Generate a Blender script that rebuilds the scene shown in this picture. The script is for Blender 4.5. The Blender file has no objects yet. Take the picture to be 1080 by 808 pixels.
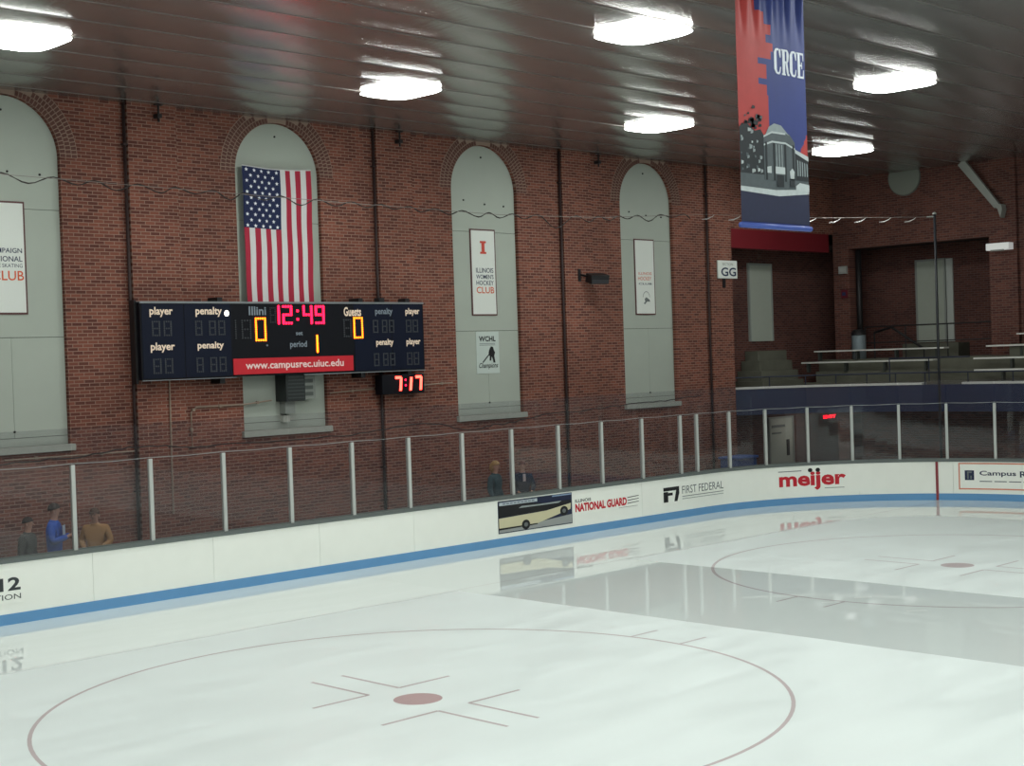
import bpy, bmesh, math, random
from mathutils import Vector, Matrix
random.seed(7)
PI = math.pi
SC = bpy.context.scene
COL = SC.collection

# ---------------------------------------------------------------- helpers
def lin(h):
    h = h.lstrip('#')
    v = [int(h[i:i + 2], 16) / 255 for i in (0, 2, 4)]
    return tuple((c / 12.92 if c <= .04045 else ((c + .055) / 1.055) ** 2.4) for c in v) + (1,)

def nodes(m):
    m.use_nodes = True
    return m.node_tree.nodes, m.node_tree.links

MATS = {}
def mat(name, col, rough=.6, metal=0., emit=None, es=0., noise=0., nscale=8., spec=.4, bump=0.):
    if name in MATS: return MATS[name]
    m = bpy.data.materials.new(name); N, L = nodes(m)
    b = N['Principled BSDF']
    c = lin(col) if isinstance(col, str) else col
    b.inputs['Base Color'].default_value = c
    b.inputs['Roughness'].default_value = rough
    b.inputs['Metallic'].default_value = metal
    b.inputs['Specular IOR Level'].default_value = spec
    if emit:
        b.inputs['Emission Color'].default_value = lin(emit) if isinstance(emit, str) else emit
        b.inputs['Emission Strength'].default_value = es
    if noise or bump:
        tc = N.new('ShaderNodeTexCoord'); n = N.new('ShaderNodeTexNoise')
        n.inputs['Scale'].default_value = nscale; n.inputs['Detail'].default_value = 6
        L.new(tc.outputs['Object'], n.inputs['Vector'])
        if noise:
            mx = N.new('ShaderNodeMix'); mx.data_type = 'RGBA'
            mx.inputs[6].default_value = tuple(x * (1 - noise) for x in c[:3]) + (1,)
            mx.inputs[7].default_value = tuple(min(1, x * (1 + noise)) for x in c[:3]) + (1,)
            L.new(n.outputs['Fac'], mx.inputs[0]); L.new(mx.outputs[2], b.inputs['Base Color'])
        if bump:
            bp = N.new('ShaderNodeBump'); bp.inputs['Strength'].default_value = bump
            bp.inputs['Distance'].default_value = .01
            L.new(n.outputs['Fac'], bp.inputs['Height']); L.new(bp.outputs['Normal'], b.inputs['Normal'])
    MATS[name] = m
    return m

def brick(name, axis, c1, c2, cm, dark=1.0):
    """Brick courses 68 mm high; axis says which world axis runs along the wall."""
    m = bpy.data.materials.new(name); N, L = nodes(m); b = N['Principled BSDF']
    b.inputs['Roughness'].default_value = .75; b.inputs['Specular IOR Level'].default_value = .25
    tc = N.new('ShaderNodeTexCoord'); sp = N.new('ShaderNodeSeparateXYZ'); cb = N.new('ShaderNodeCombineXYZ')
    L.new(tc.outputs['Object'], sp.inputs[0])
    L.new(sp.outputs[axis], cb.inputs[0]); L.new(sp.outputs['Z'], cb.inputs[1])
    t = N.new('ShaderNodeTexBrick')
    t.inputs['Scale'].default_value = 1; t.inputs['Brick Width'].default_value = .213
    t.inputs['Row Height'].default_value = .0685; t.inputs['Mortar Size'].default_value = .0085
    t.inputs['Mortar Smooth'].default_value = .3; t.inputs['Bias'].default_value = -.1
    t.offset = .5
    for k, c in (('Color1', c1), ('Color2', c2), ('Mortar', cm)): t.inputs[k].default_value = lin(c)
    L.new(cb.outputs[0], t.inputs['Vector'])
    # broad weathering and a few pale lime streaks
    n1 = N.new('ShaderNodeTexNoise'); n1.inputs['Scale'].default_value = .45; n1.inputs['Detail'].default_value = 5
    L.new(cb.outputs[0], n1.inputs['Vector'])
    r1 = N.new('ShaderNodeMapRange'); r1.inputs[1].default_value = .3; r1.inputs[2].default_value = .7
    r1.inputs[3].default_value = .82; r1.inputs[4].default_value = 1.2; L.new(n1.outputs['Fac'], r1.inputs[0])
    mul = N.new('ShaderNodeVectorMath'); mul.operation = 'SCALE'
    L.new(t.outputs['Color'], mul.inputs[0]); L.new(r1.outputs[0], mul.inputs['Scale'])
    n2 = N.new('ShaderNodeTexNoise'); n2.inputs['Scale'].default_value = .9; n2.inputs['Detail'].default_value = 8
    n2.inputs['Roughness'].default_value = .7
    mp = N.new('ShaderNodeMapping'); mp.inputs['Location'].default_value = (31, 7, 3)
    L.new(cb.outputs[0], mp.inputs[0]); L.new(mp.outputs[0], n2.inputs['Vector'])
    r2 = N.new('ShaderNodeMapRange'); r2.inputs[1].default_value = .62; r2.inputs[2].default_value = .8
    r2.inputs[3].default_value = 0; r2.inputs[4].default_value = .45; L.new(n2.outputs['Fac'], r2.inputs[0])
    mx = N.new('ShaderNodeMix'); mx.data_type = 'RGBA'; mx.inputs[7].default_value = lin('8d7c70')
    L.new(r2.outputs[0], mx.inputs[0]); L.new(mul.outputs[0], mx.inputs[6])
    L.new(mx.outputs[2], b.inputs['Base Color'])
    bp = N.new('ShaderNodeBump'); bp.inputs['Strength'].default_value = .5; bp.inputs['Distance'].default_value = .006
    inv = N.new('ShaderNodeMath'); inv.operation = 'SUBTRACT'; inv.inputs[0].default_value = 1
    L.new(t.outputs['Fac'], inv.inputs[1]); L.new(inv.outputs[0], bp.inputs['Height'])
    L.new(bp.outputs['Normal'], b.inputs['Normal'])
    return m

class MB:
    """Collects faces, then links them as one mesh object."""
    def __init__(s): s.v = []; s.f = []; s.m = []
    def face(s, pts, mi=0):
        i = len(s.v); s.v += [tuple(p) for p in pts]; s.f.append(tuple(range(i, i + len(pts)))); s.m.append(mi)
    def box(s, a, b, mi=0, M=None):
        x0, x1 = sorted((a[0], b[0])); y0, y1 = sorted((a[1], b[1])); z0, z1 = sorted((a[2], b[2]))
        P = [(x, y, z) for x in (x0, x1) for y in (y0, y1) for z in (z0, z1)]
        if M: P = [tuple(M @ Vector(p)) for p in P]
        i = len(s.v); s.v += P
        for q in ((0, 1, 3, 2), (4, 6, 7, 5), (0, 4, 5, 1), (2, 3, 7, 6), (0, 2, 6, 4), (1, 5, 7, 3)):
            s.f.append(tuple(i + k for k in q)); s.m.append(mi)
    def prism(s, poly, fn, t, mi=0):
        """poly: 2D outline; fn(u,v,d) -> 3D; t: thickness along d."""
        n = len(poly); i = len(s.v)
        s.v += [tuple(fn(u, v, 0)) for u, v in poly] + [tuple(fn(u, v, t)) for u, v in poly]
        s.f.append(tuple(i + k for k in range(n))); s.m.append(mi)
        s.f.append(tuple(i + n + k for k in reversed(range(n)))); s.m.append(mi)
        for k in range(n):
            j = (k + 1) % n
            s.f.append((i + k, i + n + k, i + n + j, i + j)); s.m.append(mi)
    def tube(s, pts, r, n=8, mi=0, caps=True):
        pts = [Vector(p) for p in pts]; rings = []; up = Vector((0, 0, 1))
        for k, p in enumerate(pts):
            d = (pts[min(k + 1, len(pts) - 1)] - pts[max(k - 1, 0)]).normalized()
            a = d.cross(up) if abs(d.dot(up)) < .95 else d.cross(Vector((1, 0, 0)))
            a.normalize(); b = d.cross(a)
            rr = r[k] if isinstance(r, (list, tuple)) else r
            i = len(s.v); s.v += [tuple(p + a * rr * math.cos(2 * PI * q / n) + b * rr * math.sin(2 * PI * q / n)) for q in range(n)]
            rings.append(i)
        for i, j in zip(rings, rings[1:]):
            for q in range(n):
                w = (q + 1) % n; s.f.append((i + q, i + w, j + w, j + q)); s.m.append(mi)
        if caps:
            s.f.append(tuple(rings[0] + q for q in reversed(range(n)))); s.m.append(mi)
            s.f.append(tuple(rings[-1] + q for q in range(n))); s.m.append(mi)
    def lathe(s, prof, c, n=24, mi=0):
        rings = []
        for r, z in prof:
            i = len(s.v); s.v += [(c[0] + r * math.cos(2 * PI * q / n), c[1] + r * math.sin(2 * PI * q / n), c[2] + z) for q in range(n)]
            rings.append(i)
        for i, j in zip(rings, rings[1:]):
            for q in range(n):
                w = (q + 1) % n; s.f.append((i + q, i + w, j + w, j + q)); s.m.append(mi)
        s.f.append(tuple(rings[0] + q for q in reversed(range(n)))); s.m.append(mi)
        s.f.append(tuple(rings[-1] + q for q in range(n))); s.m.append(mi)
    def addmesh(s, vs, fs, mi=0):
        i = len(s.v); s.v += [tuple(v) for v in vs]
        for f in fs: s.f.append(tuple(i + k for k in f)); s.m.append(mi)
    def build(s, name, mats, parent=None, smooth=False, bevel=0.):
        if not isinstance(mats, (list, tuple)): mats = [mats]
        o0 = world_loc(parent) if parent else Vector()
        me = bpy.data.meshes.new(name)
        me.from_pydata([tuple(Vector(v) - o0) for v in s.v], [], s.f)
        for m in mats: me.materials.append(m)
        me.polygons.foreach_set('material_index', s.m)
        bm = bmesh.new(); bm.from_mesh(me)
        bmesh.ops.remove_doubles(bm, verts=bm.verts, dist=1e-5) if smooth else None
        bmesh.ops.recalc_face_normals(bm, faces=bm.faces)
        bm.to_mesh(me); bm.free()
        if smooth: me.polygons.foreach_set('use_smooth', [True] * len(me.polygons))
        o = bpy.data.objects.new(name, me); COL.objects.link(o)
        if parent: o.parent = parent
        if bevel:
            b = o.modifiers.new('bevel', 'BEVEL'); b.width = bevel; b.segments = 2; b.limit_method = 'ANGLE'
        return o

def world_loc(o):
    v = Vector()
    while o is not None:
        v = v + o.location; o = o.parent
    return v

def tag(o, label=None, cat=None, group=None, kind=None):
    if label: o['label'] = label
    if cat: o['category'] = cat
    if group: o['group'] = group
    if kind: o['kind'] = kind
    return o

def thing(name, loc, label, cat, group=None, rz=0):
    o = bpy.data.objects.new(name, None); COL.objects.link(o)
    o.location = loc; o.rotation_euler = (0, 0, rz); o.empty_display_size = .2
    return tag(o, label, cat, group)

def struct(o): o['kind'] = 'structure'; return o

def sempty(name, loc):
    o = bpy.data.objects.new(name, None); COL.objects.link(o); o.location = loc; return struct(o)

_tc = {}
def text_geo(body, bold=0., shear=0.):
    """Lettering outlines, scaled into the unit box, as flat faces."""
    key = (body, bold, shear)
    if key in _tc: return _tc[key]
    cu = bpy.data.curves.new('lettering', 'FONT'); cu.body = body; cu.offset = bold; cu.shear = shear
    cu.resolution_u = 3
    o = bpy.data.objects.new('lettering_source', cu); COL.objects.link(o)
    bpy.context.view_layer.update()
    me = bpy.data.meshes.new_from_object(o.evaluated_get(bpy.context.evaluated_depsgraph_get()))
    vs = [tuple(v.co) for v in me.vertices]; fs = [tuple(p.vertices) for p in me.polygons]
    bpy.data.objects.remove(o); bpy.data.curves.remove(cu); bpy.data.meshes.remove(me)
    x0 = min(v[0] for v in vs); x1 = max(v[0] for v in vs); y0 = min(v[1] for v in vs); y1 = max(v[1] for v in vs)
    vs = [((v[0] - x0) / (x1 - x0), (v[1] - y0) / (y1 - y0)) for v in vs]
    _tc[key] = (vs, fs); return _tc[key]

def put_text(mb, body, u0, v0, u1, v1, fn, d=.003, mi=0, bold=0., shear=0.):
    vs, fs = text_geo(body, bold, shear)
    mb.addmesh([fn(u0 + a * (u1 - u0), v0 + b * (v1 - v0), d) for a, b in vs], fs, mi)

def wallN(y):      # on the end wall: u along X, v up, d out of the wall towards the rink
    return lambda u, v, d: (u, y - d, v)
def wallE(x):      # on the side wall: u along Y
    return lambda u, v, d: (x - d, u, v)
def rect(mb, u0, v0, u1, v1, fn, t=.003, mi=0):
    mb.prism([(u0, v0), (u1, v0), (u1, v1), (u0, v1)], fn, t, mi)

# ---------------------------------------------------------------- materials
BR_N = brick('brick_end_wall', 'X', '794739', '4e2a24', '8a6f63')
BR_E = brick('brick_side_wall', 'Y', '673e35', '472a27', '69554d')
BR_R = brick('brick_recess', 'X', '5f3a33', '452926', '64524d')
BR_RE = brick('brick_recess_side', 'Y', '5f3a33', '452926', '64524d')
PANEL = mat('painted_panel', 'a3aaa0', .55, noise=.05, nscale=1.5)
SILL = mat('concrete_sill', '9c9f96', .8, noise=.1)
DARK = mat('dark_metal', '1c1a1c', .5)
PIPE = mat('rusty_pipe', '30201f', .6)
BOARD = mat('white_board', 'f5f8f0', .35, noise=.03, nscale=3)
KICK = mat('blue_kick_plate', '6498c6', .4)
RAIL = mat('grey_aluminium', '6c7371', .45, metal=.3)
POST = mat('pale_aluminium', 'b9bdb9', .45)
CONC = mat('stand_concrete', '5c5c51', .9, noise=.3, nscale=2.5, bump=.3)
FLOORM = mat('rubber_floor', '3d3c3b', .8, noise=.15)
NAVY = mat('navy_paint', '0f2144', .5)
BENCH = mat('white_bench', 'cfcfc9', .5)
WHITE = mat('sign_white', 'd5d9d3', .5)
BLACK = mat('print_black', '17181a', .6)
RED = mat('print_red', 'c4202f', .6)
NAVYP = mat('print_navy', '1e2a48', .6)
ORANGE = mat('print_orange', 'cf5a33', .6)
GREYP = mat('print_grey', '6b7070', .6)
MAROON = mat('frame_maroon', '5b3a3a', .6)
REDBEAM = mat('red_painted_beam', '6e1620', .6)
CONDUIT = mat('conduit', '8b7a6b', .5)
DRK = mat('joint_dark', '2b2d2b', .9)
RAILD = mat('dark_rail', '1d2336', .5)
DOORM = mat('grey_green_door', 'a5aba0', .55, noise=.04)
STEELG = mat('grey_steel', '8d928d', .5)

def glass_mat():
    m = bpy.data.materials.new('clear_acrylic'); N, L = nodes(m)
    for n in list(N): N.remove(n)
    out = N.new('ShaderNodeOutputMaterial'); tr = N.new('ShaderNodeBsdfTransparent'); tr.inputs[0].default_value = (.90, .90, .91, 1)
    gl = N.new('ShaderNodeBsdfGlossy'); gl.inputs['Roughness'].default_value = .03
    ge = N.new('ShaderNodeNewGeometry'); dt = N.new('ShaderNodeVectorMath'); dt.operation = 'DOT_PRODUCT'
    L.new(ge.outputs['Normal'], dt.inputs[0]); L.new(ge.outputs['Incoming'], dt.inputs[1])
    def mth(op, a, bb):
        n = N.new('ShaderNodeMath'); n.operation = op
        for i, x in enumerate((a, bb)):
            if x is None: continue
            if isinstance(x, (int, float)): n.inputs[i].default_value = x
            else: L.new(x, n.inputs[i])
        return n.outputs[0]
    ab = mth('ABSOLUTE', dt.outputs['Value'], None)
    fr = mth('ADD', mth('MULTIPLY', mth('POWER', mth('SUBTRACT', 1.0, ab), 5.0), .95), .035)
    mx = N.new('ShaderNodeMixShader'); L.new(fr, mx.inputs[0]); L.new(tr.outputs[0], mx.inputs[1]); L.new(gl.outputs[0], mx.inputs[2])
    df = N.new('ShaderNodeBsdfDiffuse'); df.inputs[0].default_value = (.55, .55, .58, 1)
    m2 = N.new('ShaderNodeMixShader'); m2.inputs[0].default_value = .015
    L.new(mx.outputs[0], m2.inputs[1]); L.new(df.outputs[0], m2.inputs[2]); L.new(m2.outputs[0], out.inputs[0])
    return m
GLASS = glass_mat()

def ice_mat(name, base, paint=False):
    m = bpy.data.materials.new(name); N, L = nodes(m); b = N['Principled BSDF']
    tc = N.new('ShaderNodeTexCoord'); sp = N.new('ShaderNodeSeparateXYZ'); L.new(tc.outputs['Object'], sp.inputs[0])
    def math_(op, a, bb=None, c=None):
        n = N.new('ShaderNodeMath'); n.operation = op
        for i, x in enumerate((a, bb, c)):
            if x is None: continue
            if isinstance(x, (int, float)): n.inputs[i].default_value = x
            else: L.new(x, n.inputs[i])
        return n.outputs[0]
    # the freshly flooded strip (one pass of the resurfacer) and the wet apron behind the goal line
    x, y = sp.outputs['X'], sp.outputs['Y']
    nz = N.new('ShaderNodeTexNoise'); nz.inputs['Scale'].default_value = .6; L.new(tc.outputs['Object'], nz.inputs['Vector'])
    wob = math_('MULTIPLY', math_('SUBTRACT', nz.outputs['Fac'], .5), .12)
    xs = math_('ADD', x, wob)
    s1 = math_('MULTIPLY', math_('GREATER_THAN', xs, 6.0), math_('LESS_THAN', xs, 10.75))
    dx = math_('MAXIMUM', math_('SUBTRACT', x, 18.1), 0.0); dy = math_('MAXIMUM', math_('SUBTRACT', y, 3.4), 0.0)
    dd = math_('SQRT', math_('ADD', math_('MULTIPLY', dx, dx), math_('MULTIPLY', dy, dy)))
    mr = N.new('ShaderNodeMapRange'); mr.inputs[1].default_value = 2.3; mr.inputs[2].default_value = 2.6
    L.new(math_('ADD', dd, wob), mr.inputs[0])
    wet = math_('MAXIMUM', s1, math_('MULTIPLY', mr.outputs[0], .97))
    # skate scratches and scraper swirls
    mp = N.new('ShaderNodeMapping'); mp.inputs['Scale'].default_value = (.5, 2.2, 1); mp.inputs['Rotation'].default_value = (0, 0, .5)
    L.new(tc.outputs['Object'], mp.inputs[0])
    n1 = N.new('ShaderNodeTexNoise'); n1.inputs['Scale'].default_value = 1.1; n1.inputs['Detail'].default_value = 7; n1.inputs['Distortion'].default_value = .6
    L.new(mp.outputs[0], n1.inputs['Vector'])
    rg = N.new('ShaderNodeMix'); rg.data_type = 'FLOAT'
    L.new(wet, rg.inputs[0])
    dry = N.new('ShaderNodeMapRange'); dry.inputs[1].default_value = .3; dry.inputs[2].default_value = .7
    dry.inputs[3].default_value = .3; dry.inputs[4].default_value = .5; L.new(n1.outputs['Fac'], dry.inputs[0])
    L.new(dry.outputs[0], rg.inputs[2]); rg.inputs[3].default_value = .015
    L.new(rg.outputs[0], b.inputs['Roughness'])
    io = N.new('ShaderNodeMix'); io.data_type = 'FLOAT'; L.new(wet, io.inputs[0]); io.inputs[2].default_value = 1.31; io.inputs[3].default_value = 1.5
    L.new(io.outputs[0], b.inputs['IOR'])
    cr = N.new('ShaderNodeMix'); cr.data_type = 'RGBA'
    c = lin(base)
    cr.inputs[6].default_value = tuple(q * .9 for q in c[:3]) + (1,); cr.inputs[7].default_value = c
    L.new(n1.outputs['Fac'], cr.inputs[0])
    # snow film: dry ice is frosted white, the flooded ice shows the greyer sheet below
    cw = N.new('ShaderNodeMix'); cw.data_type = 'RGBA'
    L.new(math_('MULTIPLY', s1, 1.0), cw.inputs[0]); L.new(cr.outputs[2], cw.inputs[6])
    cw.inputs[7].default_value = tuple(q * .93 for q in c[:3]) + (1,)
    L.new(cw.outputs[2], b.inputs['Base Color'])
    return m
ICE = ice_mat('ice', 'e3ecea')
PAINT = ice_mat('ice_line_paint', 'bdb1b2', True)
PAINTF = ice_mat('ice_faint_paint', 'dadddc', True)
PAINTD = ice_mat('ice_dot_paint', 'b59c9c', True)
PAINTM = ice_mat('ice_pale_line_paint', 'c5bfc0', True)
WPATCH = ice_mat('ice_white_patch', 'f4fbf8')  # plain white for the small patches laid on the ice

# ---------------------------------------------------------------- room shell
W = 11.9      # end wall plane
H = 9.47      # ceiling
XE = 27.9     # side wall plane
XW, YS = -14.8, -51.5
mb = MB(); mb.box((XW, YS, -.3), (31.5, 14, -.015)); struct(mb.build('floor', FLOORM))

WIN = [-5.45, .6, 6.71, 12.77, 18.83]; RW = 1.095; ZB, ZS = 2.84, 8.27
ZT = ZS + RW
# end wall with round-headed openings
mb = MB(); x = XW; NA = 40
for c in WIN:
    mb.face([(x, W, -.1), (c - RW, W, -.1), (c - RW, W, H + .3), (x, W, H + .3)])
    mb.face([(c - RW, W, -.1), (c + RW, W, -.1), (c + RW, W, ZB), (c - RW, W, ZB)])
    pts = [(c - RW * math.cos(PI * k / NA), ZS + RW * math.sin(PI * k / NA)) for k in range(NA + 1)]
    for (a, za), (b, zb) in zip(pts, pts[1:]):
        mb.face([(a, W, za), (b, W, zb), (b, W, H + .3), (a, W, H + .3)])
        mb.face([(a, W, za), (b, W, zb), (b, W + .16, zb), (a, W + .16, za)])
    for e in (c - RW, c + RW): mb.face([(e, W, ZB), (e, W + .16, ZB), (e, W + .16, ZS), (e, W, ZS)])
    mb.face([(c - RW, W, ZB), (c + RW, W, ZB), (c + RW, W + .16, ZB), (c - RW, W + .16, ZB)])
    x = c + RW
mb.face([(x, W, -.1), (22.45, W, -.1), (22.45, W, H + .3), (x, W, H + .3)])
mb.face([(22.45, W, -.1), (22.45, 12.9, -.1), (22.45, 12.9, H + .3), (22.45, W, H + .3)])
# brickwork over the corner opening, above the red beam
mb.face([(22.45, W, 7.74), (XE, W, 7.74), (XE, W, H + .3), (22.45, W, H + .3)])
mb.face([(22.45, W, 7.74), (XE, W, 7.74), (XE, 12.9, 7.74), (22.45, 12.9, 7.74)])
struct(mb.build('wall_north', BR_N))

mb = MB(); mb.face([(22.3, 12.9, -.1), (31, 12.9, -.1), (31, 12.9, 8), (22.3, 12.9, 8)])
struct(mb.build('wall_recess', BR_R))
# side wall (x = XE) with the big opening at the back of the stand
mb = MB()
ZL = 7.25
mb.face([(XE, 6.65, ZL), (XE, 11.35, ZL), (XE, 11.35, H + .3), (XE, 6.65, H + .3)])
mb.face([(XE, 6.65, ZL), (XE, 11.35, ZL), (XE + .45, 11.35, ZL), (XE + .45, 6.65, ZL)])
mb.box((XE, 11.35, -.1), (XE + .45, W + .02, H + .3))
mb.box((XE, 5.8, -.1), (XE + .45, 6.65, H + .3))
mb.box((XE + .12, YS, -.1), (XE + .45, 5.8, H + .3))
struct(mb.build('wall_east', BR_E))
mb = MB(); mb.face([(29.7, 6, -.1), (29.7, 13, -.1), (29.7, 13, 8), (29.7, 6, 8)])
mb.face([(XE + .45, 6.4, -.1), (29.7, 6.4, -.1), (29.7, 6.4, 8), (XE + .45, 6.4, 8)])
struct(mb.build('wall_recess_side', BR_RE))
mb = MB(); mb.box((22.4, 11.95, 7.8), (29.75, 12.95, 7.95)); mb.box((XE + .4, 6.3, 7.3), (29.75, 12.95, 7.45))
struct(mb.build('ceiling_recess', mat('recess_ceiling', '2b2523', .9)))
mb = MB(); mb.face([(XW, YS, -.1), (XW, W, -.1), (XW, W, H + .3), (XW, YS, H + .3)]); struct(mb.build('wall_west', BR_E))
mb = MB(); mb.face([(XW, YS, -.1), (XE, YS, -.1), (XE, YS, H + .3), (XW, YS, H + .3)]); struct(mb.build('wall_south', BR_N))

# ceiling: foil-faced insulation in strips that sag a little between seams
def foil():
    m = bpy.data.materials.new('foil_insulation'); N, L = nodes(m); b = N['Principled BSDF']
    b.inputs['Metallic'].default_value = .85
    tc = N.new('ShaderNodeTexCoord')
    mp = N.new('ShaderNodeMapping'); mp.inputs['Scale'].default_value = (5.5, .5, 1); mp.inputs['Rotation'].default_value = (0, 0, .25)
    L.new(tc.outputs['Object'], mp.inputs[0])
    n = N.new('ShaderNodeTexNoise'); n.inputs['Scale'].default_value = 2.2; n.inputs['Detail'].default_value = 5
    L.new(mp.outputs[0], n.inputs['Vector'])
    n2 = N.new('ShaderNodeTexNoise'); n2.inputs['Scale'].default_value = .35; n2.inputs['Detail'].default_value = 3
    L.new(tc.outputs['Object'], n2.inputs['Vector'])
    mx = N.new('ShaderNodeMix'); mx.data_type = 'RGBA'
    mx.inputs[6].default_value = lin('a39e9c'); mx.inputs[7].default_value = lin('bcb9b7')
    L.new(n2.outputs['Fac'], mx.inputs[0]); L.new(mx.outputs[2], b.inputs['Base Color'])
    b.inputs['Roughness'].default_value = .245
    b.inputs['Anisotropic'].default_value = 0
    bp = N.new('ShaderNodeBump'); bp.inputs['Strength'].default_value = .35; bp.inputs['Distance'].default_value = .02
    L.new(n.outputs['Fac'], bp.inputs['Height']); L.new(bp.outputs['Normal'], b.inputs['Normal'])
    return m
FOIL = foil()
mb = MB(); PITCH = 1.065; y0 = 3.12 + PITCH * 9; k = 0
ys = []
y = y0
while y > YS - 1.2:
    ys.append(y); y -= PITCH
NS = 8
for a in ys:
    prev = None
    for q in range(NS + 1):
        t = q / NS; yy = a - PITCH * t; z = H - .030 * math.sin(PI * t) ** .8
        if yy > W + .4: continue
        if prev: mb.face([(XW, prev[0], prev[1]), (XE + .3, prev[0], prev[1]), (XE + .3, yy, z), (XW, yy, z)])
        prev = (yy, z)
c = struct(mb.build('ceiling', FOIL, smooth=True))
# the roof deck over the foil keeps the room closed
mb = MB(); mb.box((XW - .1, YS - .1, H + .12), (31.5, 13.2, H + .3)); struct(mb.build('roof', DRK))
# seam battens with their washers
mb = MB()
for a in ys:
    if a < W - .05 and a > -14: mb.box((XW, a - .012, H - .012), (XE, a + .012, H + .004))
struct(mb.build('trim_1', mat('seam_tape', '958e8b', .35, metal=.6)))

# brick pilasters on the end wall
PIL = [(-3.0, -1.9), (3.09, 4.18), (9.34, 10.38), (15.42, 16.5), (21.43, 22.45)]
for i, (a, b) in enumerate(PIL):
    mb = MB(); mb.box((a, W - .1, -.02), (b, W + .02, H - .01)); struct(mb.build('trim_%d' % (i + 2), BR_N))
# dark downpipes in the corner of each pilaster
lab = ['dark downpipe on the brick wall behind the scoreboard, its left end', 'dark downpipe on the brick between the flag and the club banner with the orange letter',
       'dark downpipe on the brick beside the small black wall speaker', 'dark downpipe on the brick just before the GG sign']
for (a, b), lb in zip(PIL[1:], lab):
    t = thing('downpipe', (a, W, 0), lb, 'pipe')
    mb = MB(); mb.tube([(a - .06, W - .07, -.01), (a - .06, W - .07, H - .05)], .032, 10); mb.build('pipe', PIPE, t, smooth=True)
    mb = MB()
    for z in (1.8, 8.6):
        mb = MB(); mb.box((a - .11, W - .11, z), (a - .005, W - .002, z + .03)); mb.build('bracket', PIPE, t)
# small dark hangers just under the ceiling
for xx, lb in ((3.72, 'small black roof hanger under the ceiling above the scoreboard, left end'), (9.95, 'small black roof hanger under the ceiling between flag and club banner'),
               (16.7, 'small black roof hanger under the ceiling above the wall speaker')):
    t = thing('roof_hanger', (xx, W - .2, H), lb, 'hanger')
    mb = MB(); mb.tube([(xx, W - .22, H + .02), (xx, W - .22, H - .38)], .022, 8); mb.build('rod', DARK, t)
    mb = MB(); mb.box((xx - .05, W - .27, H - .3), (xx + .05, W - .1, H - .22)); mb.build('clamp', DARK, t)
    mb = MB(); mb.box((xx - .08, W - .27, H - .05), (xx + .08, W - .17, H - .03)); mb.build('flange', DARK, t)

# windows: boarded-up arches
BRK = mat('arch_brick', '5a3830', .75, noise=.35, nscale=6)
MORT = mat('arch_mortar', '8f7a6d', .9)
for i, c in enumerate(WIN):
    t = sempty('window_%d' % (i + 1), (c, W, ZB))
    mb = MB(); mb.face([(c - 1.2, W + .155, ZB - .05), (c + 1.2, W + .155, ZB - .05), (c + 1.2, W + .155, H), (c - 1.2, W + .155, H)])
    mb.build('backing', DRK, t)
    mb = MB(); g = .006; fy = W + .1
    for z0, z1 in ((ZB, 2.995), (3.005, 4.865), (4.875, 7.265)):
        if z0 == 3.005:
            mb.box((c - RW + g, fy, z0), (c + .03, W + .15, z1)); mb.box((c + .036, fy, z0), (c + RW - g, W + .15, z1))
        else: mb.box((c - RW + g, fy, z0), (c + RW - g, W + .15, z1))
    out = [(c - RW + g, 7.275), (c + RW - g, 7.275)] + [(c + (RW - g) * math.cos(PI * k / NA), ZS + (RW - g) * math.sin(PI * k / NA)) for k in range(NA + 1)]
    mb.prism(out, lambda u, v, d: (u, fy + d, v), .05)
    mb.build('panel', PANEL, t)
    mb = MB()
    for (u, v) in ((c, ZT - .28), (c - .62, 8.02), (c + .08, 7.95), (c + .72, 7.93), (c + .03, 3.12)):
        mb.lathe([(.022, 0), (.022, .015), (.012, .03)], (0, 0, 0), 10)
        n = 30
        for q in range(len(mb.v) - n, len(mb.v)):
            p = mb.v[q]; mb.v[q] = (u + p[0], fy - p[2], v + p[1])
    mb.build('bolt', DARK, t)
    mb = MB(); mb.box((c - RW - .06, W - .09, ZB - .13), (c + RW + .06, W + .12, ZB)); mb.build('sill', SILL, t, bevel=.008)
    # three rings of header bricks round the arch
    mb = MB()
    for rr in range(3):
        r0 = RW + .008 + rr * .118; r1 = r0 + .100
        n = int(PI * r0 / .074)
        for k in range(n):
            a0 = PI * (k + .12) / n; a1 = PI * (k + .88) / n
            P = [(r0, a0), (r1, a0), (r1, a1), (r0, a1)]
            poly = [(c - r * math.cos(a), ZS + r * math.sin(a)) for r, a in P]
            if max(v for u, v in poly) > H - .02: continue
            mb.prism(poly, lambda u, v, d: (u, W - d, v), .012)
    mb.build('brick_arch', BRK, t)
    mb = MB(); ro = RW + .36
    for k in range(NA):
        a0, a1 = PI * k / NA, PI * (k + 1) / NA
        mb.face([(c - RW * math.cos(a0), W - .005, ZS + RW * math.sin(a0)), (c - ro * math.cos(a0), W - .005, min(H, ZS + ro * math.sin(a0))),
                 (c - ro * math.cos(a1), W - .005, min(H, ZS + ro * math.sin(a1))), (c - RW * math.cos(a1), W - .005, ZS + RW * math.sin(a1))])
    mb.build('arch_mortar', MORT, t)

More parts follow.
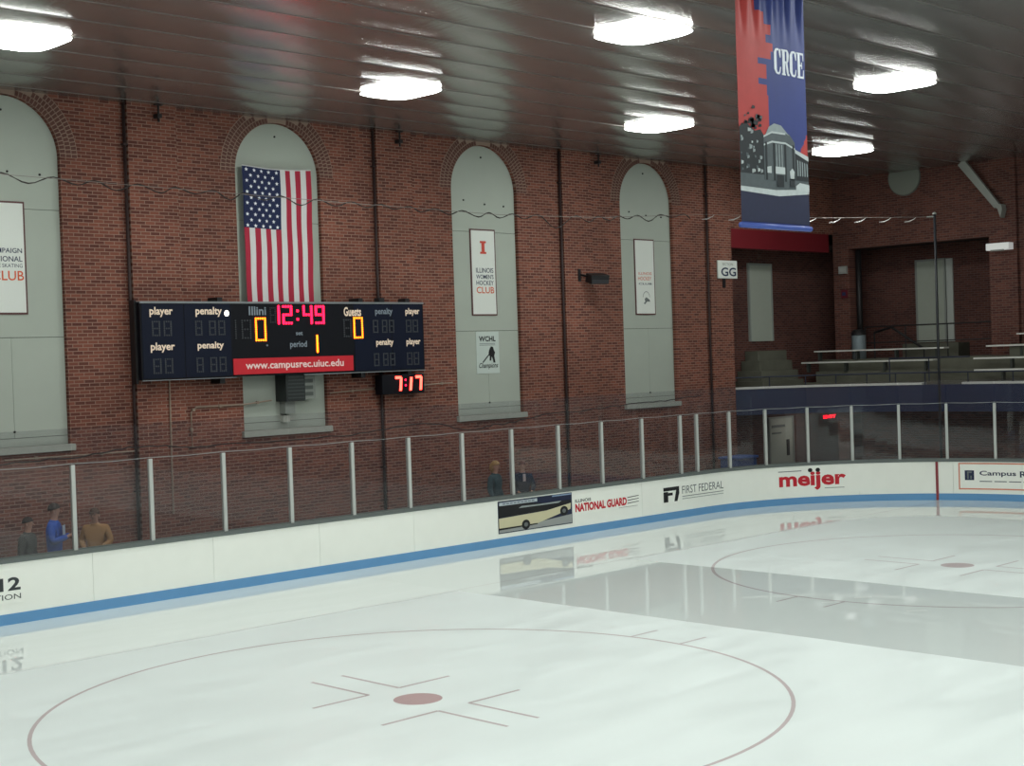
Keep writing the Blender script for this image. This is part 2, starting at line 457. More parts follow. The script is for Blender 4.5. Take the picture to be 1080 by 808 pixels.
# ---------------------------------------------------------------- ceiling lights
DIFF = mat('light_diffuser', 'ffffff', .5, emit='fafffa', es=34)
HOUS = mat('light_housing', 'd8d8d4', .4)
LX = [-8.6, -1.0, 6.72, 14.5, 22.15]; LY = [7.8 - 6.13 * k for k in range(10)]
names = {(1, 0): 'ceiling light at the left edge of the photo, above the first arched window',
         (2, 0): 'ceiling light in the row by the wall, above the right end of the scoreboard',
         (3, 0): 'ceiling light in the row by the wall, above the fourth arched window',
         (4, 0): 'ceiling light touching the hanging banner, closest to the brick corner',
         (2, 1): 'largest ceiling light, between the third window and the hanging banner top',
         (3, 1): 'ceiling light right of the hanging banner, above the round grey vent'}
proto = None
for j, yy in enumerate(LY):
    for i, xx in enumerate(LX):
        if i == 4 and j > 0: continue
        lb = names.get((i, j))
        if lb is None: lb = 'square ceiling light further down the hall, one of the many out of frame'
        t = thing('ceiling_light', (xx, yy, H - .03), lb, 'light', 'square lights in rows on the ceiling')
        if proto is None:
            mb = MB(); a, b = .57, .67
            ring_ = []
            for k in range(40):
                an = 2 * PI * (k + .5) / 40; ca, sa = math.cos(an), math.sin(an); rr = (abs(ca) ** 4 + abs(sa) ** 4) ** (-1 / 4)
                ring_.append((xx + a * 1.04 * rr * ca, yy + b * 1.04 * rr * sa))
            mb.prism(ring_, lambda u, v, d: (u, v, H - .064 + d), .1)
            h = mb.build('housing', HOUS, t)
            mb = MB(); nn = 40; prev = None      # bowl-shaped prismatic lens with rounded corners
            for sc_, zz in ((1.07, -.062), (1.08, -.068), (1.04, -.08), (.9, -.09), (.6, -.095)):
                ring_ = []
                for k in range(nn):
                    an = 2 * PI * (k + .5) / nn; ca, sa = math.cos(an), math.sin(an)
                    rr = (abs(ca) ** 4 + abs(sa) ** 4) ** (-1 / 4)
                    ring_.append((xx + a * sc_ * rr * ca, yy + b * sc_ * rr * sa, H + zz))
                if prev:
                    for k in range(nn): mb.face([prev[k], prev[(k + 1) % nn], ring_[(k + 1) % nn], ring_[k]])
                prev = ring_
            mb.face(list(reversed(prev))); d = mb.build('diffuser', DIFF, t)
            proto = (h, d)
        else:
            for s in proto:
                q = s.copy(); COL.objects.link(q); q.parent = t

# ---------------------------------------------------------------- ice and rink markings
RR, CX, CY = 6.2, 18.1, 3.4          # corner radius and its centre
YB = CY + RR; XB = CX + RR
LARC = RR * PI / 2
def P(s, off=0.):
    if s < 0: return (CX + s, YB + off)
    if s < LARC:
        a = s / RR; return (CX + (RR + off) * math.sin(a), CY + (RR + off) * math.cos(a))
    return (XB + off, CY - (s - LARC))
mb = MB()
ring = [P(s) for s in [k * LARC / 40 for k in range(41)]]
outl = [(-10.9, -48.9), (XB, -48.9)] + list(reversed(ring)) + [(-4.7, YB), (-10.9, 3.4)]
mb.face([(a, b, 0) for a, b in outl], 0)
def strip(p, q, w, mi=1, z=.0012):
    p = Vector(p); q = Vector(q); d = (q - p).normalized(); n = Vector((-d.y, d.x)) * w / 2
    mb.face([(*(p + n), z), (*(q + n), z), (*(q - n), z), (*(p - n), z)], mi)
R0 = 4.572
for cx in (0, 13.41):
    n = 120; w = .05 if cx == 0 else .06
    for k in range(n):
        a0, a1 = 2 * PI * k / n, 2 * PI * (k + 1) / n
        mb.face([(cx + r * math.cos(a), r * math.sin(a), .0012) for r, a in ((R0 - w / 2, a0), (R0 + w / 2, a0), (R0 + w / 2, a1), (R0 - w / 2, a1))], 1 if cx == 0 else 5)
    mb.face([(cx + .305 * math.cos(2 * PI * k / 40), .305 * math.sin(2 * PI * k / 40), .0014) for k in range(40)], 3 if cx == 0 else 1)
    for sx in (-1, 1):
        for sy in (-1, 1):
            strip((cx + sx * .25, sy * .66), (cx + sx * 1.12, sy * .66), .05, 1 if cx == 0 else 5)
            strip((cx + sx * .25, sy * .66), (cx + sx * .25, sy * 1.85), .05, 1 if cx == 0 else 5)
        for sy in (-.46, .46): strip((cx + sx * R0, sy), (cx + sx * (R0 + .6), sy), .05, 5)
strip((-6, 5.9), (23.5, 5.9), .05, 2)
for pts in ([(9.22, -.42), (9.42, -.62), (9.52, -.55), (9.3, -.35)], [(8.62, -1.75), (8.85, -1.98), (8.9, -1.9), (8.68, -1.68)], [(8.55, -.22), (8.68, -.36), (8.72, -.3), (8.6, -.17)]):
    mb.face([(a, b, .004) for a, b in pts], 4)
ice = struct(mb.build('ice_rink_surface', [ICE, PAINT, PAINTF, PAINTD, WPATCH, PAINTM]))

# ---------------------------------------------------------------- dasher boards and glass
def slab(mb, s0, s1, z0, z1, o0, o1, mi=0, step=.4):
    n = max(1, int(math.ceil((s1 - s0) / step))) if s1 > 0 and s0 < LARC else 1
    for k in range(n):
        a = s0 + (s1 - s0) * k / n; b = s0 + (s1 - s0) * (k + 1) / n
        A, B, Cc, D = P(a, o0), P(b, o0), P(b, o1), P(a, o1)
        q = [(*A, z0), (*B, z0), (*Cc, z0), (*D, z0), (*A, z1), (*B, z1), (*Cc, z1), (*D, z1)]
        i = len(mb.v); mb.v += q
        F = [(0, 1, 5, 4), (3, 7, 6, 2), (4, 5, 6, 7), (0, 3, 2, 1)]
        if k == 0: F.append((0, 4, 7, 3))
        if k == n - 1: F.append((1, 2, 6, 5))
        for f in F: mb.f.append(tuple(i + j for j in f)); mb.m.append(mi)
S0, S1 = -22.5, 17.0
db = thing('dasher_boards', (CX, YB, 0), 'white dasher boards curving round the rink above a blue kick strip', 'rink boards')
s = -14.82 - 2.46 * 3
while s < S1:
    mb = MB(); slab(mb, s + .003, min(s + 2.457, S1), .18, 1.03, 0, .1); mb.build('board_panel', BOARD, db); s += 2.46
mb = MB(); slab(mb, S0, S1, 0, .18, -.012, .1); mb.build('kick_strip', KICK, db)['label'] = 'blue kick strip along the ice'
mb = MB(); slab(mb, S0, S1, 1.03, 1.10, -.02, .2); slab(mb, S0, S1, 0, 1.03, .13, .16); mb.build('top_rail', RAIL, db)
mb = MB(); slab(mb, 6.87, 6.94, .0, 1.03, -.018, -.012); mb.build('goal_line_stripe', mat('goal_line_red', '8c3a40', .5), db)

POSTS = [-22.07, -20.55, -19.05, -17.55, -16.03, -14.48, -12.95, -11.41, -9.9, -8.37, -6.86, -5.34, -3.84, -2.35, -.85, -.18, 1.06, 2.25, 3.5, 4.72, 5.96, 7.18, 8.41, 9.64, 11.1, 12.6, 14.1, 15.6]
gs = thing('safety_glass', (CX, YB + .09, 1.1), 'clear glass shield with slim grey posts standing on the boards', 'rink glass')
for s in POSTS:
    mb = MB(); slab(mb, s - .035, s + .035, 1.10, 2.58, .055, .085); slab(mb, s - .022, s + .022, 1.10, 2.57, .085, .15)
    mb.build('post', POST, gs)
for a, b in zip(POSTS, POSTS[1:]):
    mb = MB(); slab(mb, a + .008, b - .008, 1.10, 3.22, .09, .102); mb.build('glass_pane', GLASS, gs)
mb = MB()
for a, b in zip(POSTS, POSTS[1:]):
    slab(mb, a + .03, b - .03, 1.10, 1.125, .07, .09)
mb.build('glazing_channel', RAIL, gs)
mb = MB()
for a, b in zip(POSTS, POSTS[1:]):
    mb.tube([(*P(a, .11), 2.6), (*P((a + b) / 2, .11), 2.585), (*P(b, .11), 2.6)], .007, 5)
mb.build('support_cable', POST, gs)

# adverts on the boards
def onB(off=0.004):
    return lambda u, v, d: (*P(u, -off - d), v)
def advert(label, u0, v0, u1, v1, back):
    p0 = P((u0 + u1) / 2)
    t = thing('board_advert', (p0[0], p0[1], v0), label, 'advertisement')
    mb = MB(); slab(mb, u0, u1, v0, v1, -.006, -.001, step=.3); mb.build('backing_sheet', back, t)
    return t
U = lambda X: X - CX
# bus advert
t = advert('dark blue advert on the boards picturing a cream tour bus', U(10.66), .28, U(13.06), 1.0, mat('advert_navy', '1b2440', .5))
fn = onB(.006)
mb = MB(); rect(mb, U(10.68), .30, U(13.04), .40, fn, .002, 0)
mb.prism([(U(11.5), .30), (U(13.04), .40), (U(13.04), .50), (U(12.0), .43)], fn, .003, 0)
mb.build('pictured_road', mat('road_grey', '9a9e9c', .6), t)
mb = MB(); mb.prism([(U(10.68), .40), (U(11.9), .40), (U(13.0), .62), (U(13.02), .76), (U(12.2), .66), (U(10.68), .62)], fn, .004)
b = mb.build('pictured_bus', mat('bus_cream', 'cfc9a6', .5), t)
mb = MB(); mb.prism([(U(10.68), .64), (U(12.2), .67), (U(13.02), .77), (U(13.02), .84), (U(12.1), .84), (U(11.3), .93), (U(10.68), .9)], fn, .005)
mb.prism([(U(10.68), .36), (U(11.9), .38), (U(11.9), .405), (U(10.68), .40)], fn, .006)
mb.build('pictured_bus_window', BLACK, t)
mb = MB()
for cx_, cz_ in ((11.52, .41), (12.78, .60)):
    mb.prism([(U(cx_) + .13 * math.cos(2 * PI * k / 18), cz_ + .11 * math.sin(2 * PI * k / 18)) for k in range(18)], fn, .007, 0)
    mb.prism([(U(cx_) + .06 * math.cos(2 * PI * k / 18), cz_ + .05 * math.sin(2 * PI * k / 18)) for k in range(18)], fn, .009, 1)
mb.build('pictured_wheel', [BLACK, GREYP], t)
mb = MB(); mb.prism([(U(11.3), .80), (U(12.6), .80), (U(12.7), .84), (U(12.0), .83), (U(11.4), .84)], fn, .008); mb.build('pictured_window_glint', mat('glint', '98a0a0', .5), t)
mb = MB(); rect(mb, U(10.7), .90, U(11.9), .97, fn, .009, 0); mb.build('title_strip', mat('pale_strip', 'b9c3c9', .5), t)
mb = MB()
for k in range(9): rect(mb, U(10.8) + k * .115, .922, U(10.8) + k * .115 + .085, .948, fn, .011, 0)
mb.build('title_print', mat('grey_strip_print', '6f7a86', .5), t)
mb = MB(); rect(mb, U(12.4), .955, U(13.04), .985, fn, .004, 0); mb.build('pale_sky_band', mat('pale_sky', '8ba0bd', .5), t)
mb = MB()
for k in range(26): rect(mb, U(11.95) + random.random() * 1.0, .86 + random.random() * .09, U(11.95) + random.random() * 1.0, .862 + random.random() * .09, fn, .0) if False else None
# national guard
t = advert('red and black national guard advert on the white boards', U(13.14), .45, U(15.5), .88, BOARD)
mb = MB(); put_text(mb, 'NATIONAL GUARD', U(13.17), .52, U(15.0), .72, onB(.006), .002, 0, .05); mb.build('red_lettering', RED, t)
mb = MB(); put_text(mb, 'ILLINOIS', U(13.17), .745, U(13.72), .82, onB(.006), .002, 0, .02); mb.build('black_lettering', BLACK, t)
mb = MB()
for k in range(3): mb.prism([(U(15.03), .69 - k * .07), (U(15.45), .71 - k * .07), (U(15.45), .725 - k * .07), (U(15.03), .71 - k * .07)], onB(.006), .002)
rect(mb, U(14.7), .475, U(15.4), .482, onB(.006), .002)
mb.build('speed_line_print', BLACK, t)
# bank
t = advert('grey bank advert with a square black arrow mark on the boards', U(16.36), .38, U(18.88), .88, BOARD)
mb = MB(); a, b_ = U(16.40), .44
rect(mb, a, b_, a + .18, b_ + .26, onB(.006), .002); rect(mb, a, b_ + .28, a + .62, b_ + .37, onB(.006), .002)
rect(mb, a + .18, b_ + .16, a + .36, b_ + .23, onB(.006), .002)
mb.prism([(a + .42, b_), (a + .54, b_), (a + .62, b_ + .2), (a + .62, b_ + .28), (a + .5, b_ + .28)], onB(.006), .002)
mb.build('square_mark', BLACK, t)
mb = MB(); put_text(mb, 'FIRST FEDERAL', a + .74, .60, a + 2.4, .80, onB(.006), .002)
rect(mb, a + .74, .53, a + 2.4, .545, onB(.006), .002); rect(mb, a + .74, .47, a + 2.4, .48, onB(.006), .002)
mb.build('lettering', mat('print_dim', '596062', .6), t)
# supermarket
t = advert('white advert with big red lowercase lettering and two black dots', 2.2, .27, 4.95, 1.0, BOARD)
mb = MB(); sp_ = {'m': (2.56, 3.03), 'e': (3.10, 3.40)}
put_text(mb, 'me\u0131\u0237er' if False else 'meijer', 2.57, .36, 4.5, .86, onB(.006), .002, 0, .035)
lt = mb.build('red_lettering', RED, t)
for u in (3.50, 3.72):
    mb = MB(); mb.prism([(u + .065 * math.cos(2 * PI * k / 20), .9 + .055 * math.sin(2 * PI * k / 20)) for k in range(20)], onB(.010), .003)
    mb.build('black_dot', BLACK, t)
mb = MB(); rect(mb, 2.55, .885, 3.25, .905, onB(.006), .002); rect(mb, 3.9, .395, 4.45, .41, onB(.006), .002); mb.build('small_print', GREYP, t)
# campus recreation
t = advert('campus recreation advert in an orange outline on the curved boards', 7.42, .27, 10.6, 1.0, BOARD)
mb = MB(); f = onB(.006)
for k in range(8):
    a = 7.46 + k * .39; rect(mb, a, .29, a + .395, .325, f, .002); rect(mb, a, .965, a + .395, 1.0, f, .002)
rect(mb, 7.46, .29, 7.495, 1.0, f, .002); rect(mb, 10.54, .29, 10.575, 1.0, f, .002)
mb.build('outline', mat('orange_outline', 'd98a70', .6), t)
mb = MB(); rect(mb, 7.62, .54, 7.86, .80, f, .002, 0); rect(mb, 7.68, .57, 7.72, .77, f, .004, 1); rect(mb, 7.68, .73, 7.80, .77, f, .004, 1); rect(mb, 7.76, .57, 7.80, .66, f, .004, 1)
mb.build('square_mark', [NAVYP, GREYP], t)
mb = MB()
u = 8.0
for w_, l_ in (('Campus', .95), ('Recreation', 1.35)):
    put_text(mb, w_, u, .63, u + l_, .79, f, .003, 0, .02); u += l_ + .1
for k in range(6): rect(mb, 8.0 + k * .38, .50, 8.0 + k * .38 + .32, .52, f, .002)
mb.build('lettering', NAVYP, t)
# the sign at the frame's left edge
t = advert('black serif lettering reading 2012 on the boards at the picture edge', U(-2.6), .35, U(-.45), .92, BOARD)
mb = MB(); put_text(mb, '2012', U(-1.42), .565, U(-.52), .79, onB(.006), .002, 0, .03); put_text(mb, 'TION', U(-.98), .42, U(-.52), .51, onB(.006), .002)
mb.build('lettering', mat('print_soft_black', '3a3f42', .6), t)

# ---------------------------------------------------------------- scoreboard
SBM = mat('scoreboard_face', '080a12', .5, spec=.2)
SBD = mat('scoreboard_navy', '081024', .5, spec=.2)
SBT = mat('scoreboard_trim', '8a8f92', .4, metal=.5)
LEDO = mat('led_orange', 'ff7a20', .5, emit='ff6a10', es=5.5)
LEDR = mat('led_red', 'ff2040', .5, emit='ff1038', es=5)
LEDOFF = mat('led_unlit', '3b3e42', .6)
LEDW = mat('led_white_hot', 'ff5040', .5, emit='ff3c30', es=9)
SY = 11.5
sb = thing('scoreboard', (6.68, SY, 3.98), 'long black ice hockey scoreboard showing 12:49 and 0 to 0 on the brick wall', 'scoreboard')
mb = MB(); mb.box((3.03, SY, 3.99), (10.32, SY + .295, 5.52)); mb.build('housing', SBM, sb, bevel=.01)
for a, b in ((3.07, 4.0), (4.02, 5.1), (8.3, 9.35), (9.38, 10.28)):
    mb = MB(); mb.box((a, SY - .006, 4.02), (b, SY, 5.48)); mb.build('side_panel', SBD, sb)
mb = MB(); mb.box((3.03, SY - .02, 5.49), (10.32, SY + .3, 5.53)); mb.box((6.9, SY - .02, 3.97), (10.32, SY, 3.99)); mb.box((3.03, SY - .02, 3.97), (5.2, SY, 3.985)); mb.build('trim_strip', SBT, sb)
fS = wallN(SY)
mb = MB(); rect(mb, 5.13, 4.03, 8.23, 4.36, fS, .02); bn = mb.build('web_address_strip', mat('strip_red', 'c01f2c', .5), sb)
mb = MB(); put_text(mb, 'www.campusrec.uiuc.edu', 5.42, 4.09, 7.96, 4.29, fS, .023, 0, .02); mb.build('web_address', mat('strip_lettering', 'e0c8c4', .5, emit='e0c8c4', es=.1), bn)
LETT = mat('backlit_lettering', 'cbb8a4', .5, emit='d8c4ae', es=.35)
LETD = mat('dim_lettering', '7b858f', .5)
for body, u0, u1, v0, v1, m in (('player', 3.24, 3.76, 5.22, 5.42, LETT), ('penalty', 4.28, 4.90, 5.22, 5.42, LETT), ('Illini', 5.55, 5.98, 5.25, 5.43, LETD),
                                ('Guests', 8.02, 8.50, 5.22, 5.42, LETT), ('penalty', 8.9, 9.4, 5.22, 5.40, LETD), ('player', 9.78, 10.2, 5.22, 5.40, LETT),
                                ('player', 3.24, 3.78, 4.52, 4.72, LETT), ('penalty', 4.30, 4.92, 4.54, 4.72, LETT), ('penalty', 8.9, 9.4, 4.53, 4.71, LETT), ('player', 9.78, 10.2, 4.53, 4.71, LETT),
                                ('period', 6.56, 7.0, 4.53, 4.70, LETD), ('set', 6.72, 6.9, 4.82, 4.9, LETD)):
    mb = MB(); put_text(mb, body, u0, v0, u1, v1, fS, .01, 0, .025); mb.build('lettering', m, sb)
SEG = {'0': 'abcdef', '1': 'bc', '2': 'abged', '4': 'fgbc', '7': 'abc', '9': 'abcdfg', '8': 'abcdefg', '': ''}
def digit(ch, u0, v0, w, h, m, parent, n=3, r=.02, fn=fS, d=.012, name='digit'):
    mb = MB(); seen = set()
    pts = {'a': ((0, 2), (1, 2)), 'b': ((1, 2), (1, 1)), 'c': ((1, 1), (1, 0)), 'd': ((0, 0), (1, 0)), 'e': ((0, 1), (0, 0)), 'f': ((0, 2), (0, 1)), 'g': ((0, 1), (1, 1))}
    for sg in SEG[ch]:
        (a, b), (c_, d_) = pts[sg]
        nn = n + (1 if sg in 'bcef' else 0)
        for k in range(nn + 1):
            t_ = k / nn; uu = a + (c_ - a) * t_; vv = b + (d_ - b) * t_
            key = (round(uu, 3), round(vv, 3))
            if key in seen: continue
            seen.add(key)
            U_, V_ = u0 + uu * w, v0 + vv * h / 2
            mb.prism([(U_ + r * math.cos(2 * PI * q / 8 + PI / 8), V_ + r * math.sin(2 * PI * q / 8 + PI / 8)) for q in range(8)], fn, d)
    return mb.build(name, m, parent)
# unlit digit fields: players and penalties
for v in (4.86, 4.12):
    for u in (3.30, 3.56): digit('8', u, v, .15, .27, LEDOFF, sb, r=.017, name='unlit_digit')
    for u in (4.28, 4.60, 4.82): digit('8', u, v, .13, .27, LEDOFF, sb, r=.016, name='unlit_digit')
    for u in (8.84, 9.10, 9.30): digit('8', u, v, .12, .26, LEDOFF, sb, r=.016, name='unlit_digit')
    for u in (9.80, 10.0): digit('8', u, v, .13, .26, LEDOFF, sb, r=.016, name='unlit_digit')
digit('8', 5.38, 4.78, .20, .36, LEDOFF, sb, r=.018, name='unlit_digit'); digit('1', 5.10, 4.78, .12, .36, LEDOFF, sb, r=.016, name='unlit_digit')
digit('8', 8.02, 4.78, .18, .36, LEDOFF, sb, r=.018, name='unlit_digit'); digit('8', 5.96 + .13, 5.1, .12, .30, LEDOFF, sb, r=.012, name='unlit_digit')
digit('0', 5.72, 4.73, .23, .45, LEDO, sb, n=4, r=.022, name='score_digit')
digit('0', 8.30, 4.75, .22, .43, LEDO, sb, n=4, r=.022, name='score_digit')
digit('1', 7.16, 4.46, .12, .34, LEDO, sb, n=4, r=.024, name='period_digit')
for ch, u in (('1', 6.10), ('2', 6.42), ('4', 6.95), ('9', 7.27)):
    digit(ch, u, 5.08, .20, .35, LEDR, sb, n=3, r=.028, name='clock_digit')
mb = MB()
for v in (5.16, 5.34): rect(mb, 6.76, v - .025, 6.81, v + .025, fS, .014)
mb.build('clock_colon', LEDR, sb)
mb = MB(); mb.prism([(5.01 + .05 * math.cos(2 * PI * k / 14), 5.29 + .06 * math.sin(2 * PI * k / 14)) for k in range(14)], fS, .02); mb.build('possession_lamp', mat('lamp_white', 'ffffff', .5, emit='fff6e6', es=3), sb)
mb = MB(); mb.prism([(5.98 + .02 * math.cos(2 * PI * k / 12), 4.62 + .02 * math.sin(2 * PI * k / 12)) for k in range(12)], fS, .015); mb.build('indicator', LETD, sb)
for a, b in [((u - .06, SY + .05, z0), (u + .06, W, z1)) for u in (4.9, 8.55, 9.9) for z0, z1 in ((5.53, 5.62), (3.86, 3.985))] + [((9.05, SY + .02, 5.53), (9.2, SY + .2, 5.63)), ((2.98, SY + .12, 3.92), (3.03, W - .12, 5.56))]:
    mb = MB(); mb.box(a, b); mb.build('mounting_bracket', DARK, sb)

# the small clock below it
ck = thing('digital_clock', (9.7, SY, 3.46), 'small black clock with glowing red digits 7:17 under the scoreboard end', 'clock')
mb = MB(); mb.box((9.06, SY + .02, 3.46), (10.30, W - .12, 3.9)); mb.build('case', SBM, ck, bevel=.01)
fC = wallN(SY + .02)
for ch, u in (('7', 9.44), ('1', 9.74), ('7', 10.04)):
    mb = MB(); w, h = .17, .30; v = 3.53; b = .03
    if ch == '7':
        rect(mb, u, v + h - b, u + w, v + h + b, fC, .012); mb.prism([(u + w - b, v + h), (u + w + b, v + h), (u + w + b - .03, v), (u + w - b - .03, v)], fC, .012)
    else: mb.prism([(u + w - b, v + h), (u + w + b, v + h), (u + w + b - .03, v), (u + w - b - .03, v)], fC, .012)
    mb.build('digit', LEDW, ck)
mb = MB()
for v in (3.63, 3.75): rect(mb, 9.72, v, 9.755, v + .04, fC, .012)
mb.build('colon', LEDR, ck)
mb = MB(); mb.box((9.36, W - .12, 3.6), (9.7, W - .1, 3.8)); mb.build('bracket', DARK, ck)

# speaker cabinet and control box under the scoreboard
t = thing('equipment_box', (6.85, W, 3.38), 'dark square box unit below the scoreboard on the boarded window', 'unit')
mb = MB(); mb.box((6.5, W - .3, 3.42), (7.0, W + .1, 4.02)); mb.build('casing', mat('casing_dark', '262b2b', .5), t, bevel=.015)
mb = MB()
for k in range(7): mb.box((6.54, W - .315, 3.48 + k * .075), (6.96, W - .3, 3.505 + k * .075))
mb.build('grille', mat('grille_grey', '3c4342', .5), t)
t = thing('control_cabinet', (7.2, W, 3.42), 'pale grey slotted box beside the dark unit on the boarded window', 'box')
mb = MB(); mb.box((7.05, W - .12, 3.46), (7.4, W + .1, 3.95)); mb.build('casing', mat('casing_grey', '8b908a', .5), t, bevel=.01)
mb = MB()
for k in range(3): mb.box((7.1, W - .13, 3.52 + k * .14), (7.33, W - .12, 3.60 + k * .14))
mb.build('slot', mat('slot_grey', '5a605c', .5), t)
t = thing('junction_box', (6.72, W, 3.0), 'grey bracket and junction box under the dark unit', 'box')
mb = MB(); mb.box((6.6, W - .1, 3.16), (6.86, W + .1, 3.42)); mb.build('bracket', STEELG, t)
mb = MB(); mb.box((6.6, W - .02, 2.98), (6.78, W + .1, 3.12)); mb.build('cover', mat('cover_pale', 'b5b8ae', .5), t)
def conduit(label, pts, m=CONDUIT, r=.016):
    t = thing('conduit', pts[0], label, 'pipe')
    mb = MB(); mb.tube(pts, r, 8); mb.build('pipe', m, t)
    mb = MB()
    for a, b in zip(pts, pts[1:]):
        a = Vector(a); b = Vector(b); n = max(1, int((b - a).length / 1.2))
        for k in range(n):
            p = a + (b - a) * (k + .5) / n; mb.box((p.x - .03, W - .05, p.z - .03), (p.x + .03, W + (.12 if False else 0), p.z + .03))
    mb.build('clip', m, t)
yc = W - .125
conduit('thin conduit dropping from the scoreboard left end down the brick', [(3.8, yc, 3.98), (3.78, yc, 1.3)])
conduit('thin conduit bent round a corner between boarded window and brick below the scoreboard', [(6.3, W - .03, 3.46), (5.6, W - .03, 3.4), (4.45, W - .03, 3.4), (4.33, W - .03, 3.3), (4.33, W - .03, 2.6), (.3, yc - .02, 2.62)])
conduit('short tan conduit on the brick beside the small red clock', [(10.3, yc, 3.62), (10.9, yc, 3.64), (11.4, yc, 3.65)])
conduit('thin conduit on the brick between the boarded window and the small clock', [(7.85, W - .03, 3.55), (9.1, W - .03, 3.6)])

# ---------------------------------------------------------------- flag
fl = thing('national_flag', (6.65, W - .05, 5.35), 'american flag hung vertically on the second arched window', 'flag')
FX0, FX1, FT, FB = 5.76, 7.52, 8.40, 5.3
def fF(u, v, d):     # soft folds in the cloth, the top edge dipping between its two hooks
    tt = (FT - v) / (FT - FB)
    uu = FX0 + (u - FX0) * (1 - .015 * tt)
    w = .012 * math.sin(u * 9 + 1.2 * v) + .008 * math.sin(v * 5)
    dip = -.045 * math.sin(PI * (u - FX0) / (FX1 - FX0)) * (1 - tt)
    return (uu, W - .06 - w - d, v + dip)
FR = mat('flag_red', '9d2038', .8); FW = mat('flag_white', 'c9c8c8', .8); FN = mat('flag_navy', '141f45', .8)
sw = (FX1 - FX0) / 13; UX = FX0 + 7 * sw; UZ = FT - 1.29
mb = MB(); mw = MB(); nv = 30
for k in range(13):
    top = UZ if k < 7 else FT
    for q in range(nv):
        za = top - (top - FB) * q / nv; zb = top - (top - FB) * (q + 1) / nv
        u0 = FX0 + k * sw; u1 = u0 + sw
        for e in range(2):
            a = u0 + (u1 - u0) * e / 2; b = u0 + (u1 - u0) * (e + 1) / 2
            (mb if k % 2 == 0 else mw).face([fF(a, za, 0), fF(b, za, 0), fF(b, zb, 0), fF(a, zb, 0)])
mb.build('red_stripe', FR, fl, smooth=True); mw.build('white_stripe', FW, fl, smooth=True)
mb = MB()
for k in range(14):
    for q in range(14):
        a = FX0 + (UX - FX0) * k / 14; b = FX0 + (UX - FX0) * (k + 1) / 14; za = FT - 1.29 * q / 14; zb = FT - 1.29 * (q + 1) / 14
        mb.face([fF(a, za, 0), fF(b, za, 0), fF(b, zb, 0), fF(a, zb, 0)])
cn = mb.build('canton', FN, fl, smooth=True)
mb = MB()
for r in range(11):
    cols = [0, 1, 2, 3, 4] if r % 2 == 0 else [.5, 1.5, 2.5, 3.5]
    for c in cols:
        cu = FX0 + (UX - FX0) * (c + .5) / 5; cv = FT - 1.29 * (r + .5) / 11 - .01
        pts = []
        for k in range(10):
            rr = .046 if k % 2 == 0 else .019; a = PI / 2 + k * PI / 5; pts.append((cu + rr * math.cos(a), cv + rr * math.sin(a)))
        mb.face([fF(u, v, .006) for u, v in pts])
mb.build('stars', mat('star_white', 'e4e6ea', .7), cn)
mb = MB(); mb.tube([fF(FX0 + (FX1 - FX0) * k / 12, FT + .005, .0) for k in range(13)], .012, 6); mb.build('header', FW, fl)

# ---------------------------------------------------------------- club banners and signs on the wall
def wall_banner(label, x0, x1, z0, z1, lines, skew=0):
    t = thing('club_banner', ((x0 + x1) / 2, W, z0), label, 'banner')
    yb = W + .1 - .012
    f = lambda u, v, d: (u, W + .1 - d, v)
    mb = MB(); rect(mb, x0, z0, x1, z1, f, .02); mb.build('frame', MAROON, t)
    mb = MB(); rect(mb, x0 + .035, z0 + .035, x1 - .035, z1 - .035, f, .026); sh = mb.build('sheet', WHITE, t)
    for body, u0, u1, v0, v1, m, bd in lines:
        mb = MB(); put_text(mb, body, u0, v0, u1, v1, f, .029, 0, bd); mb.build('lettering', m, sh)
    return t, sh, f
wall_banner('white club banner ending in LUB at the left picture edge', .02, .98, 5.30, 7.40,
            [('CHAMPAIGN', .12, .9, 6.44, 6.53, NAVYP, .01), ('REGIONAL', .22, .9, 6.28, 6.38, NAVYP, .01), ('FIGURE SKATING', .16, .9, 6.17, 6.24, NAVYP, 0), ('CLUB', .3, .92, 5.93, 6.11, ORANGE, .01)])
t, sh, f = wall_banner('white hockey club banner with an orange capital I, on the third arched window', 12.31, 13.15, 5.24, 7.34,
            [('ILLINOIS', 12.47, 13.05, 6.28, 6.40, NAVYP, .01), ("WOMEN'S", 12.47, 13.05, 6.13, 6.24, NAVYP, .01), ('HOCKEY', 12.47, 13.05, 5.98, 6.09, NAVYP, .01), ('CLUB', 12.47, 13.06, 5.78, 5.94, ORANGE, .01)])
mb = MB(); cx_ = 12.73
rect(mb, cx_ - .05, 6.75, cx_ + .05, 7.04, f, .029); rect(mb, cx_ - .1, 6.74, cx_ + .1, 6.79, f, .03); rect(mb, cx_ - .1, 7.0, cx_ + .1, 7.05, f, .03)
mb.build('orange_letter', mat('print_orange_red', 'c2483a', .6), sh)
t, sh, f = wall_banner('white hockey banner with a small figure emblem, on the fourth arched window', 18.36, 19.19, 5.24, 7.30,
            [('ILLINOIS', 18.50, 19.05, 6.33, 6.40, ORANGE, 0), ('HOCKEY', 18.48, 19.03, 6.18, 6.28, ORANGE, 0), ('CLUB', 18.5, 19.05, 6.06, 6.11, NAVYP, .01)])
mb = MB()
mb.prism([(18.68, 5.55), (18.75, 5.60), (18.73, 5.68), (18.80, 5.72), (18.92, 5.66), (18.96, 5.60), (18.82, 5.60), (18.74, 5.53)], f, .03)
for k in range(14):
    a0, a1 = PI * k / 14, PI * (k + 1) / 14
    mb.face([f(18.8 + r * math.cos(a), 5.72 + r * 1.1 * math.sin(a), .03) for r, a in ((.13, a0), (.145, a0), (.145, a1), (.13, a1))])
mb.build('emblem', GREYP, sh)
